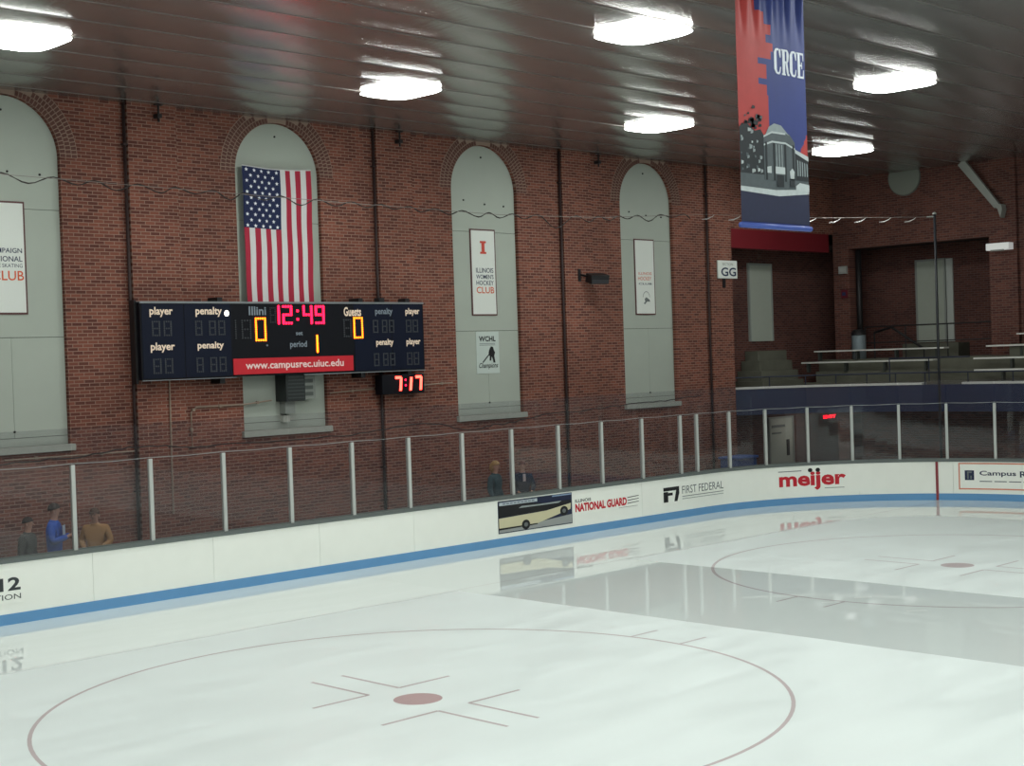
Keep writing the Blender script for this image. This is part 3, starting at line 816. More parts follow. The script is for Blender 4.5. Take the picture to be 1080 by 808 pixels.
# hockey league poster
t = thing('league_poster', (12.78, W, 3.83), 'white WCHL champions poster with a dark skater, low on the third window', 'poster')
f = lambda u, v, d: (u, W + .1 - d, v)
mb = MB(); rect(mb, 12.41, 3.83, 13.17, 4.85, f, .012); sh = mb.build('sheet', mat('poster_pale', 'b9c4be', .6), t)
mb = MB(); put_text(mb, 'WCHL', 12.50, 4.61, 13.06, 4.74, f, .015, 0, .03); mb.build('title', BLACK, sh)
mb = MB()
for k in range(2): rect(mb, 12.52, 4.55 - k * .035, 13.04, 4.562 - k * .035, f, .015)
mb.build('small_print', GREYP, sh)
mb = MB(); put_text(mb, 'Champions', 12.48, 3.93, 13.12, 4.09, f, .015, 0, .01, .35); mb.build('script', BLACK, sh)
mb = MB()
mb.prism([(12.86, 4.44), (12.90, 4.49), (12.97, 4.47), (12.99, 4.40), (13.03, 4.34), (13.0, 4.25), (13.02, 4.15), (13.03, 4.09), (12.97, 4.09), (12.95, 4.17), (12.91, 4.25), (12.89, 4.14), (12.84, 4.14), (12.85, 4.24), (12.81, 4.32), (12.83, 4.39)], f, .016)
mb.prism([(12.60, 4.11), (12.85, 4.33), (12.87, 4.31), (12.62, 4.09)], f, .017)
mb.build('skater_print', BLACK, sh)
# GG sign on the corner pilaster
t = thing('section_sign', (22.1, W - .1, 6.27), 'small white GG section sign on the brick corner', 'sign')
f = lambda u, v, d: (u, W - .12 - d, v)
mb = MB(); rect(mb, 21.72, 6.27, 22.62, 6.78, f, .04); mb.build('plate', WHITE, t)
mb = MB(); put_text(mb, 'GG', 21.86, 6.33, 22.56, 6.58, f, .043, 0, .02); mb.build('lettering', NAVYP, t)
mb = MB(); put_text(mb, 'SECTION', 21.92, 6.64, 22.42, 6.71, f, .043); mb.build('small_lettering', GREYP, t)
mb = MB(); mb.box((21.98, W - .13, 6.0), (22.1, W - .1, 6.3)); mb.build('bracket', DARK, t)
# wall speaker / bracket
t = thing('wall_speaker', (16.1, W, 6.0), 'small black speaker angled on a bracket between two arched windows', 'speaker')
M = Matrix.Translation((16.2, W - .5, 6.15)) @ Matrix.Rotation(-.35, 4, 'Z') @ Matrix.Rotation(.25, 4, 'X')
mb = MB(); mb.box((-.26, -.17, -.11), (.26, .17, .12), M=M); mb.build('cabinet', DARK, t, bevel=.015)
mb = MB(); mb.box((-.24, -.185, -.09), (.24, -.17, .0), M=M); mb.build('grille', mat('grille_dark', '303034', .6), t)
mb = MB(); mb.tube([(16.0, W - .1, 6.28), (16.0, W - .4, 6.2)], .03, 8); mb.box((15.9, W - .12, 6.1), (16.0, W - .08, 6.42)); mb.build('bracket', DARK, t)

# ---------------------------------------------------------------- hanging campus banner
HB = thing('hanging_banner', (3.82, -2.87, 5.74), 'tall red and blue banner lettered CRCE hanging over the ice', 'banner')
BX0, BX1, BZ0, BZ1 = 3.08, 4.56, 5.76, 9.1
def fB(u, v, d):
    k = max(0, (v - 8.05) / 1.05) ** 1.2
    w = k * (.05 * math.sin(u * 26) + .03 * math.sin(u * 47 + 1)) + min(1, max(0, (v - 7.3))) * .006 * math.sin(u * 13)
    return (u, -2.87 + w - d, v)
def slab_letters(mb, word, u0, v0, u1, v1, fn, d):
    w = (u1 - u0) / len(word); g = w * .07
    for k, ch in enumerate(word):
        a = u0 + k * w + g / 2; b = a + w - g; hh = v1 - v0
        q = lambda x, y: (a + x * (b - a), v0 + y * hh)
        def bar(x0, y0, x1, y1): mb.prism([q(x0, y0), q(x1, y0), q(x1, y1), q(x0, y1)], fn, d)
        if ch == 'C':
            bar(.0, .18, .36, .82); mb.prism([q(.0, .82), q(.36, .82), q(.44, .93), q(.44, 1), q(.22, .97)], fn, d); mb.prism([q(.0, .18), q(.22, .03), q(.44, 0), q(.44, .07), q(.36, .18)], fn, d)
            bar(.44, .92, .72, 1); bar(.44, 0, .72, .08); mb.prism([q(.72, .92), q(.86, .98), q(.95, 1), q(.95, .66), q(.86, .66), q(.72, .84)], fn, d)
            mb.prism([q(.72, .0), q(.86, .08), q(.96, .3), q(.86, .3), q(.72, .1)], fn, d)
        elif ch == 'R':
            bar(.10, .06, .42, .94); bar(0, 0, .5, .06); bar(0, .94, .5, 1); bar(.5, .93, .74, 1); bar(.42, .48, .74, .55)
            mb.prism([q(.66, .93), q(.74, 1), q(.9, .92), q(.94, .75), q(.88, .58), q(.74, .48), q(.66, .55)], fn, d)
            mb.prism([q(.5, .48), q(.74, .5), q(.9, .08), q(1, .06), q(1, 0), q(.78, 0), q(.68, .08)], fn, d)
        else:
            bar(.10, .06, .42, .94); bar(0, 0, .5, .06); bar(0, .94, .5, 1); bar(.5, .92, .92, 1); bar(.5, 0, .92, .08); bar(.42, .47, .66, .54)
            mb.prism([q(.82, .92), q(.92, 1), q(.94, .7), q(.86, .7)], fn, d); mb.prism([q(.82, .08), q(.92, 0), q(.98, .34), q(.9, .34)], fn, d); bar(.64, .38, .72, .64)
BRED = mat('banner_red', 'ab3a38', .6, noise=.15, nscale=6); BBLU = mat('banner_blue', '2c3a78', .6, noise=.12, nscale=4); BGL = mat('banner_rail_blue', '3f55a0', .4)
def red_edge(v):          # stepped skyline outline between red and blue
    T = [(9.0, .42), (8.85, .30), (8.72, .40), (8.45, .28), (8.30, .40), (8.18, .48), (8.08, .42), (7.98, .52), (7.86, .48), (7.78, .30), (7.62, .41), (7.52, .30), (7.40, .42), (6.98, .44), (6.6, .40), (6.2, .36), (5.0, -1)]
    for z, w in T:
        if v > z: return w
    return .3
mb = MB(); nu, nv = 60, 130
for k in range(nu):
    for q in range(nv):
        a = BX0 + (BX1 - BX0) * k / nu; b = BX0 + (BX1 - BX0) * (k + 1) / nu; za = BZ0 + (BZ1 - BZ0) * q / nv; zb = BZ0 + (BZ1 - BZ0) * (q + 1) / nv
        um = (a + b) / 2; vm = (za + zb) / 2
        red = (um - BX0) / (BX1 - BX0) < red_edge(vm) or (um > BX1 - .27 and 6.5 < vm < 6.98 - (BX1 - um) * 1.5)
        mb.face([fB(a, za, 0), fB(b, za, 0), fB(b, zb, 0), fB(a, zb, 0)], 0 if red else 1)
cl = mb.build('cloth', [BRED, BBLU], HB, smooth=True)
tb = MB(); slab_letters(tb, 'CRCE', 3.86, 7.70, 4.54, 8.03, fB, .006); tb.build('lettering', mat('banner_white', 'd7dde6', .5), cl)
# printed picture: a campus building with a domed corner, trees and a road
G = {k: mat('banner_print_' + k, c, .6, noise=.2, nscale=14) for k, c in dict(dark='1d2429', mid='4d565a', light='b6bfc0', pale='8b9698', navy='1f2540').items()}
mb = MB()
def pg(pts, k, d): mb.prism([(BX0 + a * 1.48, 5.76 + b * 1.5) for a, b in pts], lambda u, v, e: fB(u, v, .002 + d + e), .002, k)
KE = ['dark', 'mid', 'light', 'pale', 'navy']
pg([(0, .02), (1, .02), (1, .31), (0, .27)], 4, .0)                         # foreground
pg([(0, .27), (.55, .25), (1, .29), (1, .33), (.5, .30), (0, .31)], 2, .002)  # road edge
pg([(0, .31), (.5, .30), (1, .33), (1, .42), (0, .42)], 1, .001)
pg([(0, .42), (.36, .42), (.36, .74), (.30, .80), (.22, .78), (.1, .84), (0, .8)], 0, .002)
for k in range(26):
    a, b = random.random() * .3, .4 + random.random() * .4; s_ = .015 + random.random() * .025
    pg([(a, b), (a + s_, b + s_ * .3), (a + s_ * 1.1, b + s_), (a, b + s_ * 1.2)], random.choice([1, 2, 3, 3]), .005)
for k in range(18):
    a, b = .02 + random.random() * .3, .78 + random.random() * .2; s_ = .03 + random.random() * .06
    pg([(a, b), (a + s_, b + s_ * .1), (a + s_ * 1.1, b + s_ * .5), (a + .02, b + s_ * .6)], random.choice([0, 0, 1]), .003)
pg([(.34, .38), (.80, .38), (.80, .72), (.72, .79), (.44, .79), (.34, .74)], 1, .004)     # corner pavilion
pg([(.34, .735), (.46, .78), (.66, .78), (.66, .795), (.46, .795), (.34, .75)], 2, .006)
pg([(.34, .665), (.46, .70), (.66, .70), (.80, .66), (.80, .675), (.66, .715), (.46, .715), (.34, .68)], 2, .006)
pg([(.36, .75), (.46, .795), (.66, .795), (.72, .775), (.6, .855), (.5, .865), (.42, .83)], 3, .005)  # shallow dome
for a in (.36, .475, .64, .76): pg([(a, .38), (a + .025, .38), (a + .025, .70), (a, .70)], 0, .007)
for a in (.515, .555, .595): pg([(a, .47), (a + .012, .47), (a + .012, .69), (a, .69)], 3, .007)
pg([(.50, .44), (.64, .44), (.64, .50), (.50, .50)], 2, .008); pg([(.52, .33), (.62, .33), (.62, .43), (.52, .43)], 0, .008)
pg([(.38, .44), (.44, .44), (.44, .50), (.38, .49)], 2, .008)
pg([(.80, .40), (1, .40), (1, .60), (.80, .645)], 0, .004); pg([(.80, .635), (1, .575), (1, .615), (.80, .665)], 2, .006)
for k in range(5): pg([(.83 + k * .035, .44), (.845 + k * .035, .44), (.845 + k * .035, .57 - k * .006), (.83 + k * .035, .58 - k * .006)], 3, .006)
pg([(.72, .40), (.77, .40), (.78, .47), (.75, .50), (.71, .47)], 2, .009); pg([(.71, .34), (.78, .34), (.78, .41), (.71, .41)], 0, .009)
pg([(.8, .31), (1, .31), (1, .37), (.86, .38), (.8, .35)], 2, .007)
mb.build('campus_picture', [G[k] for k in KE], cl)
mb = MB(); mb.tube([(BX0 - .02, -2.87, BZ0 - .02), (BX1 + .02, -2.87, BZ0 - .02)], .035, 12); mb.build('bottom_rail', BGL, HB, smooth=True)
mb = MB(); mb.tube([(BX0 - .05, -2.87, BZ1 + .02), (BX1 + .05, -2.87, BZ1 + .02)], .03, 12); mb.build('top_rail', BGL, HB, smooth=True)
mb = MB()
for u in (BX0 + .2, BX1 - .2): mb.tube([(u, -2.87, BZ1 + .02), (u, -2.87, H + .0)], .006, 6)
mb.build('hanging_cable', DARK, HB)

# ---------------------------------------------------------------- netting cables
NETD = mat('net_cord', '2a2422', .8); NETL = mat('net_cable', '7d7672', .5, metal=.3); NETC = mat('net_curl', 'a8a4a2', .5)
def lerp_path(K, n):
    out = []
    for a, b in zip(K, K[1:]):
        for k in range(n): out.append(tuple(Vector(a) + (Vector(b) - Vector(a)) * k / n))
    out.append(K[-1]); return out
t = thing('net_top_cable', (11, YB + .2, 7.4), 'slack netting cable laced with dark rope across the brick wall', 'cable')
K = [(-6, 9.8, 7.62), (-1, 9.8, 7.58), (6.5, 9.8, 7.47), (11.2, 9.8, 7.42), (14.5, 9.8, 7.5), (18.8, 9.8, 7.77), (22.6, 8.8, 7.75), (24.75, 6.6, 7.67)]
mb = MB(); mb.tube(lerp_path(K, 6), .006, 5); mb.build('cable', NETL, t)
mb = MB(); pts = []; x = -4.0; rnd = random.Random(4)
def zc(x_):
    for a, b in zip(K, K[1:]):
        if a[0] <= x_ <= b[0]: return a[2] + (b[2] - a[2]) * (x_ - a[0]) / (b[0] - a[0])
    return 7.6
up = True
while x < 18.6:
    big = 12.2 < x < 14.0
    step = rnd.uniform(.28, .5) * (1.5 if big else 1)
    z = zc(x) + (0.03 if up else -rnd.uniform(.05, .13) - (.22 if big and not up else 0))
    pts.append((x, 9.82, z)); up = not up; x += step
# smooth the zigzag
sm = []
for a, b in zip(pts, pts[1:]):
    for k in range(4):
        q = k / 4; w = (1 - math.cos(PI * q)) / 2
        sm.append((a[0] + (b[0] - a[0]) * q, 9.82, a[2] + (b[2] - a[2]) * w))
mb.tube(sm, [.007 + .008 * abs(math.sin(k * .9)) for k in range(len(sm))], 6)
mb.build('rope', NETD, t)
mb = MB()
for k in range(9):
    q = k / 9; a = Vector(K[5]).lerp(Vector(K[6]), min(1, q * 2)) if q < .5 else Vector(K[6]).lerp(Vector(K[7]), (q - .5) * 2)
    d = (Vector(K[7]) - Vector(K[5])).normalized()
    mb.tube([tuple(a + Vector((0, 0, -.13)) - d * .16), tuple(a + Vector((0, 0, -.12)) - d * .02), tuple(a + Vector((0, 0, -.05)) + d * .14), tuple(a + Vector((0, 0, 0)) + d * .2)], [.012, .02, .012, .004], 6)
mb.build('shackle', NETC, t)
t = thing('net_bottom_cable', (8, YB + .2, 2.7), 'dark slack cord running along the top of the rink glass', 'cable')
Kb = [(-4, 2.72), (-1, 2.68), (.5, 2.70), (1.9, 2.80), (3.4, 2.72), (6.6, 2.72), (8.9, 2.84), (10.2, 2.62), (11.0, 2.70), (12.8, 2.86), (16.2, 2.96), (18.6, 3.04)]
mb = MB(); pts = []
for (a, za), (b, zb) in zip(Kb, Kb[1:]):
    for k in range(10):
        q = k / 10; w = (1 - math.cos(PI * q)) / 2
        pts.append((a + (b - a) * q, 9.86, za + (zb - za) * w + rnd.uniform(-.018, .018)))
mb.tube(pts, .013, 6); mb.build('cord', NETD, t)
t = thing('net_pole', (24.75, 6.6, 0), 'tall slim dark pole holding the netting in front of the grey door', 'pole')
mb = MB(); mb.tube([(24.75, 6.6, 0), (24.75, 6.6, 7.75)], .035, 12); mb.build('shaft', mat('pole_navy', '1d2025', .5), t, smooth=True)
mb = MB(); mb.lathe([(.12, 0), (.12, .02), (.06, .03), (.05, .15)], (24.75, 6.6, 0), 16); mb.build('base_plate', DARK, t)
mb = MB(); mb.tube([(24.75, 6.6, 7.68), (24.6, 6.75, 7.68)], .02, 8); mb.lathe([(.055, 0), (.055, .04), (.02, .06)], (24.75, 6.6, 7.74), 12); mb.build('cap', STEELG, t)

# ---------------------------------------------------------------- corner stand
FP = [(22.5, 12.25), (22.75, 12.2), (24.45, 10.75), (25.2, 9.2), (25.6, 7.6), (25.75, 5), (25.75, -10)]
def off_poly(P_, d):
    out = []
    for k, p in enumerate(P_):
        a = Vector(P_[max(0, k - 1)]); b = Vector(P_[min(len(P_) - 1, k + 1)]); t_ = (b - a).normalized(); n = Vector((-t_.y, t_.x)) * 1
        out.append(tuple(Vector(p) + n * d))
    return out
def ribbon(mb, A, B, z0, z1, mi=0):
    for k in range(len(A) - 1):
        a, b, c, d = A[k], A[k + 1], B[k + 1], B[k]
        q = [(*a, z0), (*b, z0), (*c, z0), (*d, z0), (*a, z1), (*b, z1), (*c, z1), (*d, z1)]
        i = len(mb.v); mb.v += q
        for f in ((0, 1, 5, 4), (3, 7, 6, 2), (4, 5, 6, 7), (0, 3, 2, 1), (0, 4, 7, 3), (1, 2, 6, 5)): mb.f.append(tuple(i + j for j in f)); mb.m.append(mi)
st = thing('concrete_stand', (25.7, 5, 2.2), 'stepped concrete seating stand in the corner behind the rink glass', 'stand')
mb = MB()
mb.face([(22.5, 12.89, 2.78)] + [(a, b, 2.78) for a, b in FP] + [(27.86, -10, 2.78), (27.86, 12.89, 2.78)]); 
mb.face([(22.5, 12.89, 2.3)] + [(a, b, 2.3) for a, b in FP] + [(27.85, -10, 2.3), (27.85, 12.89, 2.3)])
for k, (x0, z) in enumerate(((26.1, 3.12), (26.65, 3.45), (27.2, 3.8))):
    mb.box((x0, -10, 2.7), ((26.65, 27.2, 27.86)[k], 11.85 if k else 12.3, z))
mb.build('tier', CONC, st)
mb = MB(); mb.box((XE + .002, 6.67, 3.4), (29.68, 11.33, 3.8)); mb.box((XE + .47, 11.33, 3.4), (29.68, 12.88, 3.8))
struct(mb.build('floor_recess', CONC))
mb = MB()
for k in range(5): mb.box((23.6 + k * .2, 11.6 + k * .2, 2.7), (25.9, 12.88 - k * .004, 2.95 + k * .3))
mb.build('corner_steps', CONC, st)
mb = MB(); ribbon(mb, FP, off_poly(FP, .08), 2.28, 3.04); mb.build('fascia', NAVY, st)['label'] = 'navy blue front panel of the stand'
mb = MB()
A, B = off_poly(FP, -.02), off_poly(FP, .3)
ribbon(mb, A[1:5], B[1:5], 3.04, 3.10); mb.build('seat_board', BENCH, st)
mb = MB(); mb.box((25.72, 1, 3.04), (26.05, 6.45, 3.10)); mb.build('seat_board', BENCH, st)
def bench(label, x0, y0, y1, z, gap=.62):
    t = thing('bleacher_bench', (x0, (y0 + y1) / 2, z - .3), label, 'bench', 'white plank benches on the corner stand')
    mb = MB(); mb.box((x0, y0, z - .045), (x0 + .28, y1, z)); mb.build('seat_plank', BENCH, t, bevel=.006)
    y = y0 + .3
    while y < y1:
        mb = MB(); mb.box((x0 + .06, y - .03, z - .32), (x0 + .22, y + .03, z - .045)); mb.build('support', mat('bench_support', '3c3f3c', .7), t); y += 1.35
bench('long white bench plank on the middle step of the corner stand, left of the aisle', 26.5, 7.75, 12.28, 3.75)
bench('white bench plank on the topmost step of the corner stand, left of the aisle', 27.1, 7.72, 12.2, 4.09)
bench('white bench plank on the middle step of the stand, right of the aisle', 26.5, -3, 6.5, 3.76)
bench('white bench plank one step up on the stand, right of the aisle', 27.1, -3, 6.42, 4.10)
bench('highest white bench plank at the right picture edge', 27.62, -3, 5.75, 4.42)
bench('grey low bench plank behind the blue rail at the right edge', 25.95, -3, 6.2, 3.44)
mb = MB(); mb.box((27.2, -3, 3.8), (28.0, 5.76, 4.12)); tag(mb.build('concrete_step', CONC), 'raised concrete step behind the highest bench', 'step')
# rails on the stand
def railing(label, pts, hz, m=RAILD, mid=True, post_step=1.2):
    t = thing('handrail', pts[0], label, 'railing')
    mb = MB(); mb.tube([(a, b, c + hz) for a, b, c in pts], .022, 8); mb.build('top_rail', m, t)
    if mid: mb = MB(); mb.tube([(a, b, c + hz * .5) for a, b, c in pts], .016, 8); mb.build('middle_rail', m, t)
    for a, b in zip(pts, pts[1:]):
        a = Vector(a); b = Vector(b); n = max(1, round((b - a).length / post_step))
        for k in range(n + (1 if tuple(b) == pts[-1] else 0)):
            p = a + (b - a) * k / n; mb = MB(); mb.tube([tuple(p), (p.x, p.y, p.z + hz)], .018, 8); mb.build('post', m, t)
    return t
railing('dark blue rail along the front edge of the corner stand', [(22.95, 12.25, 3.04), (24.6, 10.85, 3.04), (25.35, 9.25, 3.04), (25.75, 7.6, 3.04), (25.85, 5.0, 3.04), (25.85, -2, 3.04)], .34, mid=False, post_step=1.1)
railing('small dark aisle rail in the middle of the corner stand', [(26.2, 9.0, 3.12), (26.3, 6.5, 3.12)], .68, mid=False)
railing('black handrail in front of the grey door in the deep opening', [(28.0, 10.9, 3.8), (28.0, 6.7, 3.8)], .98, m=DARK)
t = thing('stair_handrail', (28.3, 10.2, 3.8), 'sloping black stair rail beside the silver bin', 'railing')
mb = MB(); mb.tube([(28.2, 10.7, 4.6), (28.2, 10.1, 4.75), (28.2, 9.0, 4.05)], .04, 8); mb.build('rail', DARK, t)
mb = MB(); mb.tube([(28.2, 10.7, 3.8), (28.2, 10.7, 4.6)], .025, 8); mb.tube([(28.2, 9.0, 3.8), (28.2, 9.0, 4.05)], .025, 8); mb.build('post', DARK, t)
# bin
t = thing('trash_can', (27.55, 11.0, 3.8), 'silver cylindrical bin with black lid at the top of the stand', 'bin')
mb = MB(); mb.lathe([(.2, 0), (.215, .05), (.22, .72), (.2, .74)], (27.62, 10.9, 3.8), 24); mb.build('body', mat('bin_steel', '7e8a90', .45, metal=.3), t, smooth=False)
mb = MB(); mb.lathe([(.235, .74), (.235, .8), (.16, .9), (.05, .92)], (27.62, 10.9, 3.8), 24); mb.build('lid', DARK, t)

# recess: beam, doors, vent, lights
mb = MB(); mb.box((22.45, W - .02, 7.17), (27.62, W + .25, 7.74)); bm_ = tag(mb.build('red_steel_beam', REDBEAM, bevel=.01), 'dark red painted steel beam over the corner opening', 'beam')
def door(nm, f, u0, u1, v0, v1, t_=.05, handle=None, fw=.06):
    c = f((u0 + u1) / 2, v0, 0); t = sempty(nm, c)
    mb = MB(); rect(mb, u0, v0, u1, v1, f, t_); mb.build('door_leaf', DOORM, t)
    mb = MB(); rect(mb, u0 - fw, v0, u0, v1 + fw, f, t_ + .02); rect(mb, u1, v0, u1 + fw, v1 + fw, f, t_ + .02); rect(mb, u0, v1, u1, v1 + fw, f, t_ + .02)
    mb.build('door_frame', STEELG, t)
    if handle:
        mb = MB(); rect(mb, handle[0], handle[1], handle[0] + .12, handle[1] + .5, f, t_ + .03); mb.build('door_handle', DARK, t)
    return t
door('door_1', wallN(12.9), 24.72, 25.82, 4.45, 6.78)
d2 = door('door_2', wallE(29.7), 9.08, 10.0, 4.25, 6.78)
mb = MB(); rect(mb, 8.78, 4.25, 9.0, 6.82, wallE(29.7), .05); mb.build('side_light_panel', mat('door_pale', 'b4b9b4', .5), d2)
mb = MB(); mb.box((29.0, 8.3, 3.8), (29.69, 10.2, 4.22)); tag(mb.build('concrete_doorstep', CONC), 'concrete step below the grey door in the deep opening', 'step')
d3 = door('door_3', wallN(12.88), 25.52, 26.72, 0, 2.02, handle=(26.38, .85))
mb = MB(); rect(mb, 25.62, 1.75, 26.3, 1.83, wallN(12.83), .02); rect(mb, 25.62, 1.55, 26.1, 1.6, wallN(12.83), .02); mb.build('notice', GREYP, d3)
mb = MB(); mb.tube([(28.2, 11.2, 3.8), (28.2, 11.2, 7.2)], .09, 12); tag(mb.build('black_downpipe', DARK, smooth=True), 'thick black pipe in the shadowed corner of the deep opening', 'pipe')
# round grey vent disc under the roof
t = thing('round_vent', (XE, 9.25, 8.72), 'round grey vent cover high on the brick, cut off by the ceiling', 'vent')
mb = MB(); r = .52; cz = 9.25; poly = []
for k in range(48):
    a = 2 * PI * k / 48; poly.append((9.32 + r * math.cos(a), min(H - .03, cz + r * math.sin(a))))
mb.prism(poly, wallE(XE), .05); mb.build('cover', mat('vent_grey', '7f857c', .6), t)
mb = MB(); mb.prism([(9.32 + (r + .03) * math.cos(2 * PI * k / 48), min(H - .03, cz + (r + .03) * math.sin(2 * PI * k / 48))) for k in range(48)], wallE(XE), .03); mb.build('rim', mat('vent_rim', '5c5f5a', .6), t)
# diagonal brace
t = thing('roof_brace', (27.6, 6.3, 7.95), 'pale grey diagonal steel brace from ceiling to the brick pier', 'brace')
mb = MB(); a, b = Vector((27.55, 7.25, 9.44)), Vector((27.7, 6.25, 8.08)); d = (b - a).normalized(); n = Vector((1, 0, 0)); s_ = d.cross(n).normalized()
q = []
for e, off in ((a, 0), (b, 0)):
    for i_, j_ in ((-1, -1), (1, -1), (1, 1), (-1, 1)): q.append(tuple(e + n * .06 * i_ + s_ * (.12 if e is a else .09) * j_))
i0 = len(mb.v); mb.v += q
for f in ((0, 1, 2, 3), (7, 6, 5, 4), (0, 4, 5, 1), (1, 5, 6, 2), (2, 6, 7, 3), (3, 7, 4, 0)): mb.f.append(tuple(i0 + k for k in f)); mb.m.append(0)
mb.build('channel', mat('brace_grey', '8f928c', .5), t)
mb = MB(); mb.prism([(6.40, 8.14), (6.10, 8.12), (6.08, 7.96), (6.14, 7.74), (6.22, 8.0)], wallE(27.89), .27); mb.build('foot_bracket', mat('brace_dim', '8a8c86', .5), t)
# emergency lights
t = thing('emergency_light', (27.85, 6.25, 6.8), 'white emergency light box on the brick pier at the right', 'light')
mb = MB(); mb.box((27.6, 5.9, 6.82), (27.9, 6.6, 7.02)); mb.build('case', mat('white_case', 'd2d4cf', .4, emit='ffffff', es=.25), t, bevel=.01)
mb = MB(); mb.box((27.58, 6.05, 6.79), (27.62, 6.45, 6.83)); mb.build('bracket', STEELG, t)
t = thing('alarm_box', (27.88, 11.55, 6.5), 'small pale box on the brick corner under the red beam', 'box')
mb = MB(); mb.box((27.8, 11.4, 6.48), (27.9, 11.68, 6.72)); mb.build('case', mat('pale_case', '9a9c98', .5), t, bevel=.01)
mb = MB(); mb.box((27.785, 11.45, 6.54), (27.8, 11.63, 6.66)); mb.build('lens', mat('pale_lens', 'a8aaa6', .5), t)
t = thing('alarm_strobe', (27.88, 11.4, 5.7), 'small dark red fire alarm on the brick corner', 'alarm')
mb = MB(); mb.box((27.82, 11.4, 5.72), (27.9, 11.62, 5.98)); mb.build('case', mat('alarm_red', '5d1524', .5), t, bevel=.01)
mb = MB(); mb.box((27.805, 11.45, 5.8), (27.82, 11.57, 5.9)); mb.build('lens', mat('alarm_blue', '2a2f52', .5), t)
# exit sign under the stand
t = thing('exit_sign', (26.9, 11.6, 1.95), 'glowing red exit sign hanging under the corner stand', 'sign')
mb = MB(); mb.box((26.55, 11.6, 1.98), (27.35, 11.66, 2.12)); mb.build('case', DARK, t)
mb = MB(); put_text(mb, 'EXIT', 26.6, 1.995, 27.3, 2.095, wallN(11.6), .006, 0, .03); mb.build('lettering', mat('exit_red', 'ff2030', .5, emit='ff1228', es=4), t)
mb = MB(); mb.tube([(26.95, 11.63, 2.1), (26.95, 11.63, 2.298)], .012, 6); mb.build('stem', DARK, t)
t = thing('added_stand_lamp', (26.4, 11.6, 2.28), 'unseen long lamp added under the stand to light the door below it', 'light')  # unseen lamp, added to brighten the door and brick under the stand
mb = MB(); mb.box((25.95, 11.9, 2.25), (27.2, 12.2, 2.299)); mb.build('housing', HOUS, t)
mb = MB(); mb.box((25.98, 11.93, 2.235), (27.17, 12.17, 2.25)); mb.build('lens', mat('added_lamp_lens', 'ffffff', .5, emit='fff8ee', es=9), t)
# brick wall under the stand
mb = MB(); mb.box((27.3, -12, -.02), (27.6, 10.6, 2.28)); struct(mb.build('wall_under_stand', BR_E))
# low blue bin behind the curved boards
t = thing('blue_crate', (21.3, 10.6, 0), 'blue plastic bin behind the curved boards below the GG sign', 'bin')
mb = MB()
mb.box((20.7, 10.5, 0), (21.6, 11.1, 1.18)); mb.build('tub', mat('crate_blue', '23407c', .5), t, bevel=.03)
mb = MB(); mb.box((20.66, 10.46, 1.18), (21.64, 11.14, 1.25)); mb.build('lid', mat('lid_blue', '2b4a8a', .5), t, bevel=.02)

